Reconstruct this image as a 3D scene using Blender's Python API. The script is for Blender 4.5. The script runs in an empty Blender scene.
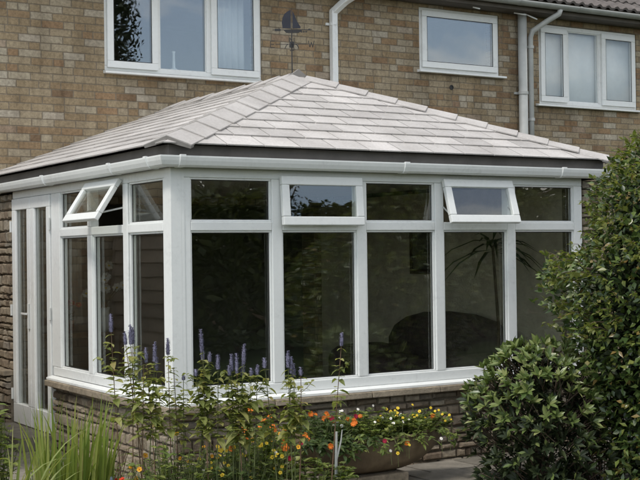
import bpy, bmesh, math, random
import numpy as np
from mathutils import Vector, Matrix, noise as mnoise

rng = random.Random(7)
nrg = np.random.default_rng(7)
scene = bpy.context.scene
COL = scene.collection
R = math.radians

# ------------------------------------------------------------------ camera
cam_d = bpy.data.cameras.new("camera")
cam = bpy.data.objects.new("camera", cam_d)
COL.objects.link(cam)
cam.location = (-3.5287, -7.6247, 1.5684)
_y, _p, _r = R(31.6536), R(0.6422), R(-0.7604)
_fw = Vector((math.sin(_y) * math.cos(_p), math.cos(_y) * math.cos(_p), math.sin(_p)))
_rt = Vector((math.cos(_y), -math.sin(_y), 0))
_up = _rt.cross(_fw)
_r2 = _rt * math.cos(_r) + _up * math.sin(_r)
_u2 = -_rt * math.sin(_r) + _up * math.cos(_r)
cam.rotation_euler = Matrix((_r2, _u2, -_fw)).transposed().to_euler()
cam_d.sensor_width = 36
cam_d.lens = 36 * 1242.4 / 640
cam_d.clip_end = 600
scene.camera = cam

# ------------------------------------------------------------------ sky, sun, exposure
SUN_V = Vector((-0.72, -0.22, 1.05)).normalized()      # towards the sun
SUN_EL = math.asin(SUN_V.z)
SUN_AZ = math.atan2(SUN_V.x, SUN_V.y)
world = bpy.data.worlds.new("World")
scene.world = world
world.use_nodes = True
wn = world.node_tree
for n in list(wn.nodes):
    wn.nodes.remove(n)
w_out = wn.nodes.new("ShaderNodeOutputWorld")
w_bg = wn.nodes.new("ShaderNodeBackground")
w_bg.inputs["Strength"].default_value = 0.14
sky = wn.nodes.new("ShaderNodeTexSky")
sky.sky_type = 'NISHITA'
sky.sun_disc = False
sky.ozone_density = 2.5
sky.dust_density = 0.4
sky.sun_elevation = SUN_EL
sky.sun_rotation = SUN_AZ
w_tc = wn.nodes.new("ShaderNodeTexCoord")
w_map = wn.nodes.new("ShaderNodeMapping")
w_map.inputs["Scale"].default_value = (1.0, 1.0, 2.6)
w_ns = wn.nodes.new("ShaderNodeTexNoise")
w_ns.inputs["Scale"].default_value = 3.1
w_ns.inputs["Detail"].default_value = 8
w_ns.inputs["Roughness"].default_value = 0.55
w_rp = wn.nodes.new("ShaderNodeValToRGB")
w_rp.color_ramp.elements[0].position = 0.44
w_rp.color_ramp.elements[0].color = (0.16, 0.16, 0.16, 1)
w_rp.color_ramp.elements[1].position = 0.60
w_rp.color_ramp.elements[1].color = (0.95, 0.95, 0.95, 1)
w_mx = wn.nodes.new("ShaderNodeMix")
w_mx.data_type = 'RGBA'
w_mx.inputs["B"].default_value = (9.9, 9.5, 8.6, 1)
wn.links.new(w_tc.outputs["Generated"], w_map.inputs["Vector"])
wn.links.new(w_map.outputs["Vector"], w_ns.inputs["Vector"])
wn.links.new(w_ns.outputs["Fac"], w_rp.inputs["Fac"])
wn.links.new(w_rp.outputs["Color"], w_mx.inputs["Factor"])
wn.links.new(sky.outputs["Color"], w_mx.inputs["A"])
wn.links.new(w_mx.outputs["Result"], w_bg.inputs["Color"])
wn.links.new(w_bg.outputs["Background"], w_out.inputs["Surface"])

sun_d = bpy.data.lights.new("sun", 'SUN')
sun_d.energy = 1.5
sun_d.angle = R(12)
sun_d.color = (1.0, 0.95, 0.87)
sun = bpy.data.objects.new("sun", sun_d)
sun.rotation_euler = SUN_V.to_track_quat('Z', 'Y').to_euler()
sun.location = (-8, -6, 12)
COL.objects.link(sun)

vs = scene.view_settings
vs.view_transform = 'Standard'
vs.look = 'None'
vs.exposure = 0.42
vs.gamma = 1
vs.use_curve_mapping = False

# ------------------------------------------------------------------ materials
def new_mat(name):
    m = bpy.data.materials.new(name)
    m.use_nodes = True
    nt = m.node_tree
    for n in list(nt.nodes):
        nt.nodes.remove(n)
    out = nt.nodes.new("ShaderNodeOutputMaterial")
    return m, nt, out

def nd(nt, typ, ins=None, **props):
    n = nt.nodes.new(typ)
    for k, v in props.items():
        setattr(n, k, v)
    for k, v in (ins or {}).items():
        s = n.inputs[k]
        if isinstance(v, bpy.types.NodeSocket):
            nt.links.new(v, s)
        else:
            s.default_value = v
    return n

def mth(nt, op, a, b=0.0, c=None):
    ins = {0: a, 1: b}
    if c is not None:
        ins[2] = c
    return nd(nt, "ShaderNodeMath", ins, operation=op).outputs[0]

def ramp(nt, fac, stops, interp='LINEAR'):
    n = nt.nodes.new("ShaderNodeValToRGB")
    n.color_ramp.interpolation = interp
    el = n.color_ramp.elements
    while len(el) < len(stops):
        el.new(0.5)
    for e, (p, c) in zip(el, stops):
        e.position = p
        e.color = (*c, 1) if len(c) == 3 else c
    nt.links.new(fac, n.inputs["Fac"])
    return n.outputs["Color"]

def mixc(nt, f, a, b, blend='MIX'):
    n = nt.nodes.new("ShaderNodeMix")
    n.data_type = 'RGBA'
    n.blend_type = blend
    for k, v in (("Factor", f), ("A", a), ("B", b)):
        s = n.inputs[k]
        if isinstance(v, bpy.types.NodeSocket):
            nt.links.new(v, s)
        else:
            s.default_value = v if k == "Factor" else ((*v, 1) if len(v) == 3 else v)
    return n.outputs["Result"]

def pos(nt):
    return nd(nt, "ShaderNodeNewGeometry").outputs["Position"]

def noise_tex(nt, scale, detail=5, rough=0.6, vec=None):
    n = nd(nt, "ShaderNodeTexNoise", {"Scale": scale, "Detail": detail, "Roughness": rough})
    nt.links.new(vec if vec is not None else pos(nt), n.inputs["Vector"])
    return n.outputs["Fac"]

def bump(nt, h, strength, dist):
    return nd(nt, "ShaderNodeBump", {"Height": h, "Strength": strength, "Distance": dist}).outputs["Normal"]

def princ(nt, out, color, rough=0.5, normal=None, spec=0.5, metal=0.0):
    ins = {"Roughness": rough, "Metallic": metal, "Specular IOR Level": spec}
    ins["Base Color"] = color if isinstance(color, bpy.types.NodeSocket) else (*color, 1)
    b = nd(nt, "ShaderNodeBsdfPrincipled", ins)
    if normal is not None:
        nt.links.new(normal, b.inputs["Normal"])
    nt.links.new(b.outputs[0], out.inputs["Surface"])
    return b

def simple(name, col, rough=0.5, var=0.15, scale=6.0, spec=0.5, bs=0.0, bscale=60, metal=0.0, island=0.0):
    m, nt, out = new_mat(name)
    f = noise_tex(nt, scale)
    lo = tuple(c * (1 - var) for c in col)
    hi = tuple(min(1, c * (1 + var)) for c in col)
    c = ramp(nt, f, [(0.3, lo), (0.7, hi)])
    if island:
        g = nd(nt, "ShaderNodeNewGeometry")
        k = mth(nt, 'MULTIPLY_ADD', g.outputs["Random Per Island"], 2 * island, 1 - island)
        kc = nd(nt, "ShaderNodeCombineColor", {0: k, 1: k, 2: k}).outputs[0]
        c = mixc(nt, 1.0, c, kc, 'MULTIPLY')
    nrm = bump(nt, noise_tex(nt, bscale, 4), bs, 0.01) if bs else None
    princ(nt, out, c, rough, nrm, spec, metal)
    return m

def mat_upvc(name, col, dirt=0.25):
    m, nt, out = new_mat(name)
    f = noise_tex(nt, 2.2, 6, 0.65)
    g = noise_tex(nt, 26, 5, 0.7)
    k = mth(nt, 'MULTIPLY', f, g)
    c = ramp(nt, k, [(0.12, col), (0.30, tuple(a * 0.95 for a in col)), (0.5, tuple(a * (1 - dirt) for a in col))])
    princ(nt, out, c, 0.32, None, 0.45)
    return m

def mat_brick():
    m, nt, out = new_mat("multi_brick")
    sep = nd(nt, "ShaderNodeSeparateXYZ", {0: pos(nt)})
    wob = noise_tex(nt, 14, 3)
    x = mth(nt, 'ADD', sep.outputs[0], mth(nt, 'MULTIPLY_ADD', wob, 0.006, -0.003))
    z = mth(nt, 'ADD', sep.outputs[2], mth(nt, 'MULTIPLY_ADD', wob, 0.006, -0.003))
    zr = mth(nt, 'DIVIDE', z, 0.075)
    row = mth(nt, 'FLOOR', zr)
    v = mth(nt, 'FRACT', zr)
    par = mth(nt, 'FRACT', mth(nt, 'MULTIPLY', row, 0.5))
    rjit = nd(nt, "ShaderNodeTexWhiteNoise", {"W": row}, noise_dimensions='1D').outputs["Value"]
    xo = mth(nt, 'DIVIDE', mth(nt, 'ADD', mth(nt, 'ADD', x, mth(nt, 'MULTIPLY', par, 0.225)),
                               mth(nt, 'MULTIPLY', rjit, 0.05)), 0.225)
    col = mth(nt, 'FLOOR', xo)
    u = mth(nt, 'FRACT', xo)
    key = nd(nt, "ShaderNodeCombineXYZ", {0: col, 1: row, 2: 3.3}).outputs[0]
    r1 = nd(nt, "ShaderNodeTexWhiteNoise", {"Vector": key}, noise_dimensions='3D').outputs["Value"]
    split = mth(nt, 'GREATER_THAN', r1, 0.84)
    half = mth(nt, 'MULTIPLY', split, mth(nt, 'GREATER_THAN', u, 0.5))
    key2 = nd(nt, "ShaderNodeCombineXYZ", {0: mth(nt, 'ADD', col, mth(nt, 'MULTIPLY', half, 0.37)), 1: row, 2: 9.1}).outputs[0]
    r2n = nd(nt, "ShaderNodeTexWhiteNoise", {"Vector": key2}, noise_dimensions='3D')
    r2 = r2n.outputs["Value"]
    eu = mth(nt, 'MULTIPLY', mth(nt, 'MINIMUM', u, mth(nt, 'SUBTRACT', 1.0, u)), 0.225)
    es = mth(nt, 'ADD', mth(nt, 'MULTIPLY', mth(nt, 'ABSOLUTE', mth(nt, 'SUBTRACT', u, 0.5)), 0.225),
             mth(nt, 'MULTIPLY', mth(nt, 'SUBTRACT', 1.0, split), 1.0))
    ev = mth(nt, 'MULTIPLY', mth(nt, 'MINIMUM', v, mth(nt, 'SUBTRACT', 1.0, v)), 0.075)
    ed = mth(nt, 'MINIMUM', mth(nt, 'MINIMUM', eu, es), ev)
    mort = nd(nt, "ShaderNodeMapRange", {0: ed, 1: 0.0035, 2: 0.007, 3: 1.0, 4: 0.0}).outputs[0]
    bc = ramp(nt, r2, [(0.0, (0.25, 0.175, 0.11)), (0.07, (0.35, 0.24, 0.14)), (0.20, (0.35, 0.27, 0.165)),
                       (0.42, (0.38, 0.31, 0.20)), (0.64, (0.41, 0.345, 0.235)), (0.82, (0.45, 0.40, 0.295)),
                       (0.97, (0.50, 0.465, 0.38)), (1.0, (0.33, 0.23, 0.15))])
    fine = noise_tex(nt, 38, 6, 0.7)
    big = noise_tex(nt, 1.1, 5, 0.6)
    bc = mixc(nt, 0.75, bc, ramp(nt, fine, [(0.3, (0.55, 0.54, 0.54)), (0.7, (1.3, 1.28, 1.26))]), 'MULTIPLY')
    mc = ramp(nt, fine, [(0.3, (0.20, 0.17, 0.125)), (0.7, (0.29, 0.25, 0.19))])
    c = mixc(nt, mort, bc, mc)
    c = mixc(nt, 1.0, c, (0.80, 0.78, 0.77), 'MULTIPLY')
    str_v = nd(nt, "ShaderNodeMapping", {"Vector": pos(nt), "Scale": (5.0, 1.0, 0.7)}).outputs[0]
    c = mixc(nt, 0.8, c, ramp(nt, noise_tex(nt, 1.0, 6, 0.65, str_v), [(0.36, (0.66, 0.64, 0.62)), (0.58, (1.05, 1.05, 1.05))]), 'MULTIPLY')
    c = mixc(nt, 0.7, c, ramp(nt, big, [(0.3, (0.70, 0.67, 0.63)), (0.65, (1.08, 1.07, 1.05))]), 'MULTIPLY')
    c = nd(nt, "ShaderNodeHueSaturation", {"Saturation": 0.97, "Value": 1.10, "Color": c}).outputs[0]
    h = mth(nt, 'ADD', mth(nt, 'MULTIPLY', mort, -1.0), mth(nt, 'MULTIPLY', fine, 0.6))
    princ(nt, out, c, 0.9, bump(nt, h, 0.7, 0.006), 0.2)
    return m

def mat_stone(name, stops, island=True):
    m, nt, out = new_mat(name)
    g = nd(nt, "ShaderNodeNewGeometry")
    c = ramp(nt, g.outputs["Random Per Island"], stops)
    f = noise_tex(nt, 22, 7, 0.7)
    b = noise_tex(nt, 3.0, 5, 0.6)
    c = mixc(nt, 0.85, c, ramp(nt, f, [(0.3, (0.55, 0.54, 0.53)), (0.7, (1.3, 1.28, 1.24))]), 'MULTIPLY')
    c = mixc(nt, mth(nt, 'MULTIPLY', nd(nt, "ShaderNodeMapRange", {0: b, 1: 0.5, 2: 0.75, 3: 0.0, 4: 1.0}).outputs[0], 0.45),
             c, (0.09, 0.095, 0.06))
    princ(nt, out, c, 0.9, bump(nt, noise_tex(nt, 45, 7, 0.72), 0.9, 0.012), 0.2)
    return m

def mat_glass(name, f0, tint=(0.92, 0.95, 0.94), rough=0.0):
    m, nt, out = new_mat(name)
    lw = nd(nt, "ShaderNodeLayerWeight", {"Blend": 0.5})
    p5 = mth(nt, 'POWER', lw.outputs["Facing"], 5.0)
    fr = mth(nt, 'MULTIPLY_ADD', p5, 1 - f0, f0)
    tr = nd(nt, "ShaderNodeBsdfTransparent", {"Color": (*tint, 1)})
    wav = bump(nt, noise_tex(nt, 1.3, 2, 0.4), 0.10, 0.05)
    gl = nd(nt, "ShaderNodeBsdfGlossy", {"Color": (1, 1, 1, 1), "Roughness": rough, "Normal": wav})
    mx = nd(nt, "ShaderNodeMixShader", {0: fr, 1: tr.outputs[0], 2: gl.outputs[0]})
    nt.links.new(mx.outputs[0], out.inputs["Surface"])
    return m

def mat_leaf(name, stops, trans=0.3, rough=0.45, spec=0.4):
    m, nt, out = new_mat(name)
    g = nd(nt, "ShaderNodeNewGeometry")
    c = ramp(nt, g.outputs["Random Per Island"], stops)
    f = noise_tex(nt, 2.5, 3)
    c = mixc(nt, 0.6, c, ramp(nt, f, [(0.3, (0.7, 0.72, 0.7)), (0.7, (1.2, 1.2, 1.1))]), 'MULTIPLY')
    b = nd(nt, "ShaderNodeBsdfPrincipled", {"Base Color": c, "Roughness": rough, "Specular IOR Level": spec})
    t = nd(nt, "ShaderNodeBsdfTranslucent", {"Color": mixc(nt, 1.0, c, (1.3, 1.35, 0.7), 'MULTIPLY')})
    mx = nd(nt, "ShaderNodeMixShader", {0: trans, 1: b.outputs[0], 2: t.outputs[0]})
    nt.links.new(mx.outputs[0], out.inputs["Surface"])
    return m

M = {}
M['upvc'] = mat_upvc("white_upvc", (0.83, 0.845, 0.83))
M['upvc_old'] = mat_upvc("white_upvc_weathered", (0.70, 0.71, 0.69), 0.35)
M['gasket'] = simple("black_gasket", (0.02, 0.02, 0.02), 0.6)
M['brick'] = mat_brick()
M['stone'] = mat_stone("walling_stone", [(0.0, (0.20, 0.155, 0.115)), (0.3, (0.29, 0.235, 0.175)), (0.55, (0.34, 0.285, 0.215)),
                                         (0.8, (0.40, 0.345, 0.27)), (1.0, (0.26, 0.23, 0.195))])
M['coping'] = mat_stone("coping_stone", [(0.0, (0.30, 0.25, 0.19)), (1.0, (0.40, 0.34, 0.26))])
M['mortar'] = simple("dark_mortar", (0.20, 0.17, 0.13), 0.95, 0.3, 20, 0.1, 0.6)
def mat_rooftile(name, col):
    m, nt, out = new_mat(name)
    g = nd(nt, "ShaderNodeNewGeometry")
    k = mth(nt, 'MULTIPLY_ADD', g.outputs["Random Per Island"], 0.24, 0.86)
    c = mixc(nt, 1.0, col, nd(nt, "ShaderNodeCombineColor", {0: k, 1: k, 2: k}).outputs[0], 'MULTIPLY')
    c = mixc(nt, 0.8, c, ramp(nt, noise_tex(nt, 2.4, 7, 0.65), [(0.32, (0.74, 0.73, 0.71)), (0.62, (1.06, 1.06, 1.05))]), 'MULTIPLY')
    c = mixc(nt, 0.7, c, ramp(nt, noise_tex(nt, 60, 5, 0.7), [(0.3, (0.80, 0.80, 0.79)), (0.7, (1.12, 1.12, 1.12))]), 'MULTIPLY')
    li = nd(nt, "ShaderNodeMapRange", {0: noise_tex(nt, 17, 6, 0.75), 1: 0.63, 2: 0.70, 3: 0.0, 4: 0.55}).outputs[0]
    c = mixc(nt, li, c, (0.30, 0.29, 0.25))
    princ(nt, out, c, 0.75, bump(nt, noise_tex(nt, 90, 5, 0.7), 0.3, 0.006), 0.25)
    return m
M['tile'] = mat_rooftile("pale_roof_tile", (0.515, 0.49, 0.475, 1))
M['cap'] = mat_rooftile("pale_hip_tile", (0.51, 0.485, 0.47, 1))
M['underlay'] = simple("roof_underlay", (0.035, 0.03, 0.03), 0.9)
M['cap_end'] = simple("grey_cap_end", (0.24, 0.225, 0.21), 0.8, 0.15, 12)
M['fascia'] = simple("brown_fascia", (0.115, 0.105, 0.098), 0.6, 0.25, 4)
M['darktile'] = simple("dark_concrete_tile", (0.13, 0.115, 0.108), 0.85, 0.3, 8, 0.3, 0.4, 60)
M['soffit'] = simple("brown_soffit", (0.10, 0.085, 0.07), 0.7, 0.2)
M['gutter_grey'] = simple("grey_gutter", (0.33, 0.34, 0.32), 0.5, 0.15)
M['pipe_grey'] = simple("grey_pipe", (0.46, 0.47, 0.45), 0.5, 0.18, 3)
M['glass'] = mat_glass("conservatory_glass", 0.10, (0.93, 0.95, 0.93))
M['glass_up'] = mat_glass("upper_window_glass", 0.17, (0.90, 0.92, 0.92))
M['glass_net'] = mat_glass("net_window_glass", 0.07, (0.96, 0.97, 0.97))
M['plaster'] = simple("beige_plaster", (0.55, 0.49, 0.39), 0.9, 0.15, 7, 0.2, 0.5, 40)
M['cream'] = simple("cream_wall", (0.50, 0.47, 0.42), 0.9, 0.05)
M['floor'] = simple("floor_tile", (0.25, 0.20, 0.15), 0.5, 0.2)
M['net'] = simple("white_net", (0.80, 0.81, 0.80), 0.9, 0.06)
M['curtain'] = simple("cream_curtain", (0.60, 0.57, 0.52), 0.9, 0.06)
M['sofa'] = simple("dark_upholstery", (0.075, 0.055, 0.05), 0.8, 0.3, 15)
M['wood_dark'] = simple("dark_wood", (0.06, 0.035, 0.02), 0.5, 0.3, 10)
M['picture'] = simple("picture_print", (0.12, 0.11, 0.09), 0.6, 0.5, 9)
M['iron'] = simple("dark_iron", (0.05, 0.05, 0.052), 0.85, 0.2, spec=0.1)
M['sail'] = simple("slate_sail", (0.04, 0.043, 0.055), 0.85, 0.2, spec=0.15)
M['planter'] = simple("brown_planter", (0.16, 0.12, 0.075), 0.75, 0.3, 9, 0.3, 0.3, 30)
M['soil'] = simple("dark_soil", (0.045, 0.033, 0.024), 1.0, 0.4, 14, 0.1, 1.0, 50)
M['fence'] = simple("brown_fence", (0.42, 0.36, 0.29), 0.85, 0.25, 9, 0.2, 0.3, 50, island=0.12)
M['lawn'] = simple("lawn_green", (0.032, 0.048, 0.018), 0.95, 0.35, 3, 0.1, 1.0, 90)
M['terracotta'] = simple("terracotta", (0.30, 0.12, 0.06), 0.8, 0.2)
M['bark'] = simple("bark", (0.10, 0.075, 0.055), 0.95, 0.4, 25, 0.1, 0.8, 60)
M['twig'] = simple("thin_twig", (0.12, 0.085, 0.055), 0.9, 0.3, 20)
M['stem'] = simple("green_stem", (0.10, 0.12, 0.04), 0.7, 0.3, 20)
M['redstem'] = simple("reddish_stem", (0.14, 0.085, 0.05), 0.7, 0.3, 20)
M['grass'] = mat_leaf("strap_leaf", [(0, (0.12, 0.18, 0.03)), (0.6, (0.22, 0.28, 0.055)), (0.92, (0.32, 0.34, 0.10)), (1, (0.36, 0.31, 0.14))], 0.35)
M['varieg'] = mat_leaf("pale_strap_leaf", [(0, (0.17, 0.22, 0.06)), (0.6, (0.29, 0.33, 0.11)), (1, (0.44, 0.43, 0.2))], 0.3)
M['hyssop'] = mat_leaf("hyssop_leaf", [(0, (0.17, 0.21, 0.06)), (0.6, (0.30, 0.325, 0.11)), (0.93, (0.42, 0.41, 0.16)), (1, (0.38, 0.28, 0.12))], 0.48)
M['spike'] = simple("purple_floret", (0.155, 0.15, 0.215), 0.8, 0.3, 30, 0.2, island=0.35)
M['shrub'] = mat_leaf("glossy_small_leaf", [(0, (0.028, 0.052, 0.018)), (0.45, (0.060, 0.098, 0.028)), (0.78, (0.13, 0.18, 0.045)), (0.95, (0.20, 0.22, 0.06)), (1, (0.26, 0.17, 0.06))], 0.16, 0.30, 0.55)
M['shrub_tip'] = mat_leaf("young_shrub_leaf", [(0, (0.09, 0.125, 0.03)), (0.6, (0.17, 0.20, 0.05)), (1, (0.28, 0.29, 0.09))], 0.4, 0.4)
M['laurel'] = mat_leaf("lance_leaf", [(0, (0.075, 0.12, 0.035)), (0.5, (0.17, 0.225, 0.07)), (0.85, (0.25, 0.29, 0.11)), (1, (0.34, 0.36, 0.16))], 0.2, 0.33, 0.5)
M['dim'] = mat_leaf("darkened_leaf", [(0, (0.018, 0.03, 0.014)), (1, (0.045, 0.06, 0.022))], 0.12, 0.5)  # darker leaf colour; paints shade low and deep in the bushes
M['herb'] = mat_leaf("herb_leaf", [(0, (0.09, 0.14, 0.032)), (0.6, (0.19, 0.24, 0.06)), (1, (0.32, 0.34, 0.11))], 0.35)
M['herb_dark'] = mat_leaf("dark_herb_leaf", [(0, (0.035, 0.065, 0.02)), (1, (0.10, 0.14, 0.04))], 0.3)
M['tree'] = mat_leaf("tree_leaf", [(0, (0.03, 0.045, 0.014)), (0.6, (0.065, 0.088, 0.025)), (1, (0.15, 0.17, 0.05))], 0.25, 0.5)
M['conifer'] = mat_leaf("conifer_leaf", [(0, (0.018, 0.03, 0.014)), (1, (0.045, 0.06, 0.022))], 0.1, 0.6)
for nme, c in dict(orange=(0.62, 0.16, 0.025), yellow=(0.72, 0.52, 0.05), white=(0.78, 0.77, 0.74), crimson=(0.30, 0.015, 0.045),
                   scarlet=(0.55, 0.05, 0.02), amber=(0.66, 0.33, 0.03), brownred=(0.22, 0.06, 0.03), bluegrey=(0.30, 0.36, 0.48)).items():
    M[nme] = simple(nme + "_petal", c, 0.7, 0.15, 30, 0.2, island=0.15)

def mat_flag():
    m, nt, out = new_mat("grey_flagstone")
    g = nd(nt, "ShaderNodeNewGeometry")
    c = ramp(nt, g.outputs["Random Per Island"], [(0, (0.17, 0.155, 0.13)), (0.5, (0.23, 0.21, 0.18)), (1, (0.29, 0.265, 0.23))])
    c = mixc(nt, 0.8, c, ramp(nt, noise_tex(nt, 9, 7, 0.7), [(0.3, (0.6, 0.6, 0.58)), (0.7, (1.2, 1.19, 1.15))]), 'MULTIPLY')
    princ(nt, out, c, 0.85, bump(nt, noise_tex(nt, 30, 6, 0.7), 0.5, 0.01), 0.3)
    return m
M['flag'] = mat_flag()

# ------------------------------------------------------------------ mesh builder
class MB:
    def __init__(self):
        self.v, self.f, self.mi = [], [], []

    def add(self, verts, faces, mi=0):
        o = len(self.v)
        self.v.extend([tuple(p) for p in verts])
        self.f.extend([tuple(o + i for i in f) for f in faces])
        self.mi.extend([mi] * len(faces))

    def box(self, x0, x1, y0, y1, z0, z1, mi=0):
        vs_ = [(x, y, z) for x in (x0, x1) for y in (y0, y1) for z in (z0, z1)]
        self.add(vs_, [(0, 1, 3, 2), (4, 6, 7, 5), (0, 4, 5, 1), (2, 3, 7, 6), (0, 2, 6, 4), (1, 5, 7, 3)], mi)

    def obox(self, o, ax, ay, az, lx, ly, lz, mi=0):
        """box from corner o along unit axes ax, ay, az"""
        o, ax, ay, az = Vector(o), Vector(ax), Vector(ay), Vector(az)
        vs_ = [o + ax * (lx * i) + ay * (ly * j) + az * (lz * k) for i in (0, 1) for j in (0, 1) for k in (0, 1)]
        self.add(vs_, [(0, 1, 3, 2), (4, 6, 7, 5), (0, 4, 5, 1), (2, 3, 7, 6), (0, 2, 6, 4), (1, 5, 7, 3)], mi)

    def bar(self, a, b, w, t, side, mi=0):
        """rectangular bar from a to b: width w along side, thickness t"""
        a, b = Vector(a), Vector(b)
        d = (b - a).normalized()
        s = Vector(side)
        s = (s - d * s.dot(d)).normalized()
        n = d.cross(s)
        self.obox(a - s * w / 2 - n * t / 2, d, s, n, (b - a).length, w, t, mi)

    def tube(self, pts, rad, n=7, mi=0, caps=True):
        pts = [Vector(p) for p in pts]
        k = len(pts)
        if not hasattr(rad, '__len__'):
            rad = [rad] * k
        up = Vector((0.13, 0.21, 1))
        rings = []
        u = None
        for i, p in enumerate(pts):
            d = (pts[min(i + 1, k - 1)] - pts[max(i - 1, 0)])
            if d.length < 1e-9:
                d = Vector((0, 0, 1))
            d.normalize()
            if u is None:
                u = d.cross(up)
                if u.length < 0.05:
                    u = d.cross(Vector((1, 0, 0)))
            u = (u - d * u.dot(d)).normalized()
            w = d.cross(u)
            rings.append([p + (u * math.cos(2 * math.pi * j / n) + w * math.sin(2 * math.pi * j / n)) * rad[i] for j in range(n)])
        vs_ = [p for r in rings for p in r]
        fs = []
        for i in range(k - 1):
            for j in range(n):
                fs.append((i * n + j, i * n + (j + 1) % n, (i + 1) * n + (j + 1) % n, (i + 1) * n + j))
        if caps:
            fs.append(tuple(reversed(range(n))))
            fs.append(tuple((k - 1) * n + j for j in range(n)))
        self.add(vs_, fs, mi)

    def lathe(self, c, prof, n=16, mi=0):
        c = Vector(c)
        vs_, fs = [], []
        for r, z in prof:
            for j in range(n):
                a = 2 * math.pi * j / n
                vs_.append(c + Vector((r * math.cos(a), r * math.sin(a), z)))
        for i in range(len(prof) - 1):
            for j in range(n):
                fs.append((i * n + j, i * n + (j + 1) % n, (i + 1) * n + (j + 1) % n, (i + 1) * n + j))
        self.add(vs_, fs, mi)

    def prism(self, poly, d):
        """poly: list of 3-D points, extruded by vector d"""
        n = len(poly)
        P = [Vector(p) for p in poly]
        d = Vector(d)
        self.add(P + [p + d for p in P], [tuple(range(n)), tuple(reversed(range(n, 2 * n)))] +
                 [(i, n + i, n + (i + 1) % n, (i + 1) % n) for i in range(n)])

    def leaf(self, p, d, nrm, L, W, droop=0.15, mi=0, fold=0.12):
        p, d, nrm = Vector(p), Vector(d).normalized(), Vector(nrm)
        s = d.cross(nrm)
        if s.length < 1e-4:
            s = d.cross(Vector((0.3, 0.9, 0.2)))
        s.normalize()
        n = s.cross(d).normalized()
        if n.z < 0:
            n = -n
        def q(t, w, h):
            return p + d * (L * t) + s * (W * 0.5 * w) + n * (h * W) - Vector((0, 0, droop * L * t * t))
        V = [q(0, 0, 0), q(.3, .9, fold), q(.3, 0, 0), q(.3, -.9, fold), q(.66, .75, fold), q(.66, 0, 0), q(.66, -.75, fold), q(1, 0, 0)]
        self.add(V, [(0, 1, 2), (0, 2, 3), (1, 4, 5, 2), (2, 5, 6, 3), (4, 7, 5), (5, 7, 6)], mi)

    def build(self, name, mats, parent=None, bevel=0.0, smooth=False, seg=2):
        me = bpy.data.meshes.new(name)
        me.from_pydata(self.v, [], self.f)
        if not isinstance(mats, (list, tuple)):
            mats = [mats]
        for m in mats:
            me.materials.append(m)
        if len(mats) > 1:
            me.polygons.foreach_set("material_index", self.mi)
        if smooth:
            me.polygons.foreach_set("use_smooth", [True] * len(me.polygons))
        me.update()
        o = bpy.data.objects.new(name, me)
        COL.objects.link(o)
        if parent is not None:
            o.parent = parent
            o.matrix_parent_inverse = world_inv(parent)
        if bevel:
            b = o.modifiers.new("bevel", 'BEVEL')
            b.width = bevel
            b.segments = seg
            b.limit_method = 'ANGLE'
            b.angle_limit = R(40)
            b.harden_normals = False
        return o

def world_mat(o):
    m = o.matrix_basis.copy()
    return world_mat(o.parent) @ o.matrix_parent_inverse @ m if o.parent else m

def world_inv(o):
    return world_mat(o).inverted()

def leaves_obj(name, P, D, N, L, W, mats, parent, mi=None, simple_leaf=True):
    """vectorised folded leaves; one mesh part"""
    P, D, N = np.asarray(P, float), np.asarray(D, float), np.asarray(N, float)
    n = len(P)
    L = np.broadcast_to(np.asarray(L, float).reshape(-1, 1), (n, 1))
    W = np.broadcast_to(np.asarray(W, float).reshape(-1, 1), (n, 1))
    D = D / np.linalg.norm(D, axis=1, keepdims=True)
    S = np.cross(D, N)
    S /= np.maximum(np.linalg.norm(S, axis=1, keepdims=True), 1e-6)
    U = np.cross(S, D)
    dz = np.zeros((n, 3)); dz[:, 2] = 1
    a = P
    b = P + D * L * .42 + S * W * .5 + U * W * .16 - dz * L * .04
    c = P + D * L - dz * L * .16
    d = P + D * L * .42 - S * W * .5 + U * W * .16 - dz * L * .04
    e = P + D * L * .48 - dz * L * .05
    V = np.stack([a, b, c, d, e], 1).reshape(-1, 3)
    base = np.arange(n) * 5
    F = np.stack([np.stack([base, base + 1, base + 4], 1), np.stack([base + 1, base + 2, base + 4], 1),
                  np.stack([base + 4, base + 2, base + 3], 1), np.stack([base, base + 4, base + 3], 1)], 1).reshape(-1, 3)
    me = bpy.data.meshes.new(name)
    me.vertices.add(len(V)); me.vertices.foreach_set("co", V.ravel())
    me.loops.add(len(F) * 3); me.loops.foreach_set("vertex_index", F.ravel().astype(np.int32))
    me.polygons.add(len(F))
    me.polygons.foreach_set("loop_start", (np.arange(len(F)) * 3).astype(np.int32))
    if not isinstance(mats, (list, tuple)):
        mats = [mats]
    for m in mats:
        me.materials.append(m)
    if mi is not None:
        me.polygons.foreach_set("material_index", np.repeat(np.asarray(mi, np.int32), 4))
    me.update(calc_edges=True)
    me.validate()
    o = bpy.data.objects.new(name, me)
    COL.objects.link(o)
    if parent is not None:
        o.parent = parent
        o.matrix_parent_inverse = world_inv(parent)
    return o

def thing(name, label, cat, loc=(0, 0, 0), rotz=0.0, group=None):
    o = bpy.data.objects.new(name, None)
    COL.objects.link(o)
    o.empty_display_size = 0.2
    o.location = loc
    o.rotation_euler = (0, 0, rotz)
    tag(o, label, cat, group)
    return o

def tag(o, label, cat, group=None, kind=None):
    o["label"] = label
    o["category"] = cat
    if group:
        o["group"] = group
    if kind:
        o["kind"] = kind
    return o

def structure(o):
    o["kind"] = "structure"
    return o

GZ = -0.05                       # ground level
D = 4.1484                       # front face of the house wall

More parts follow.
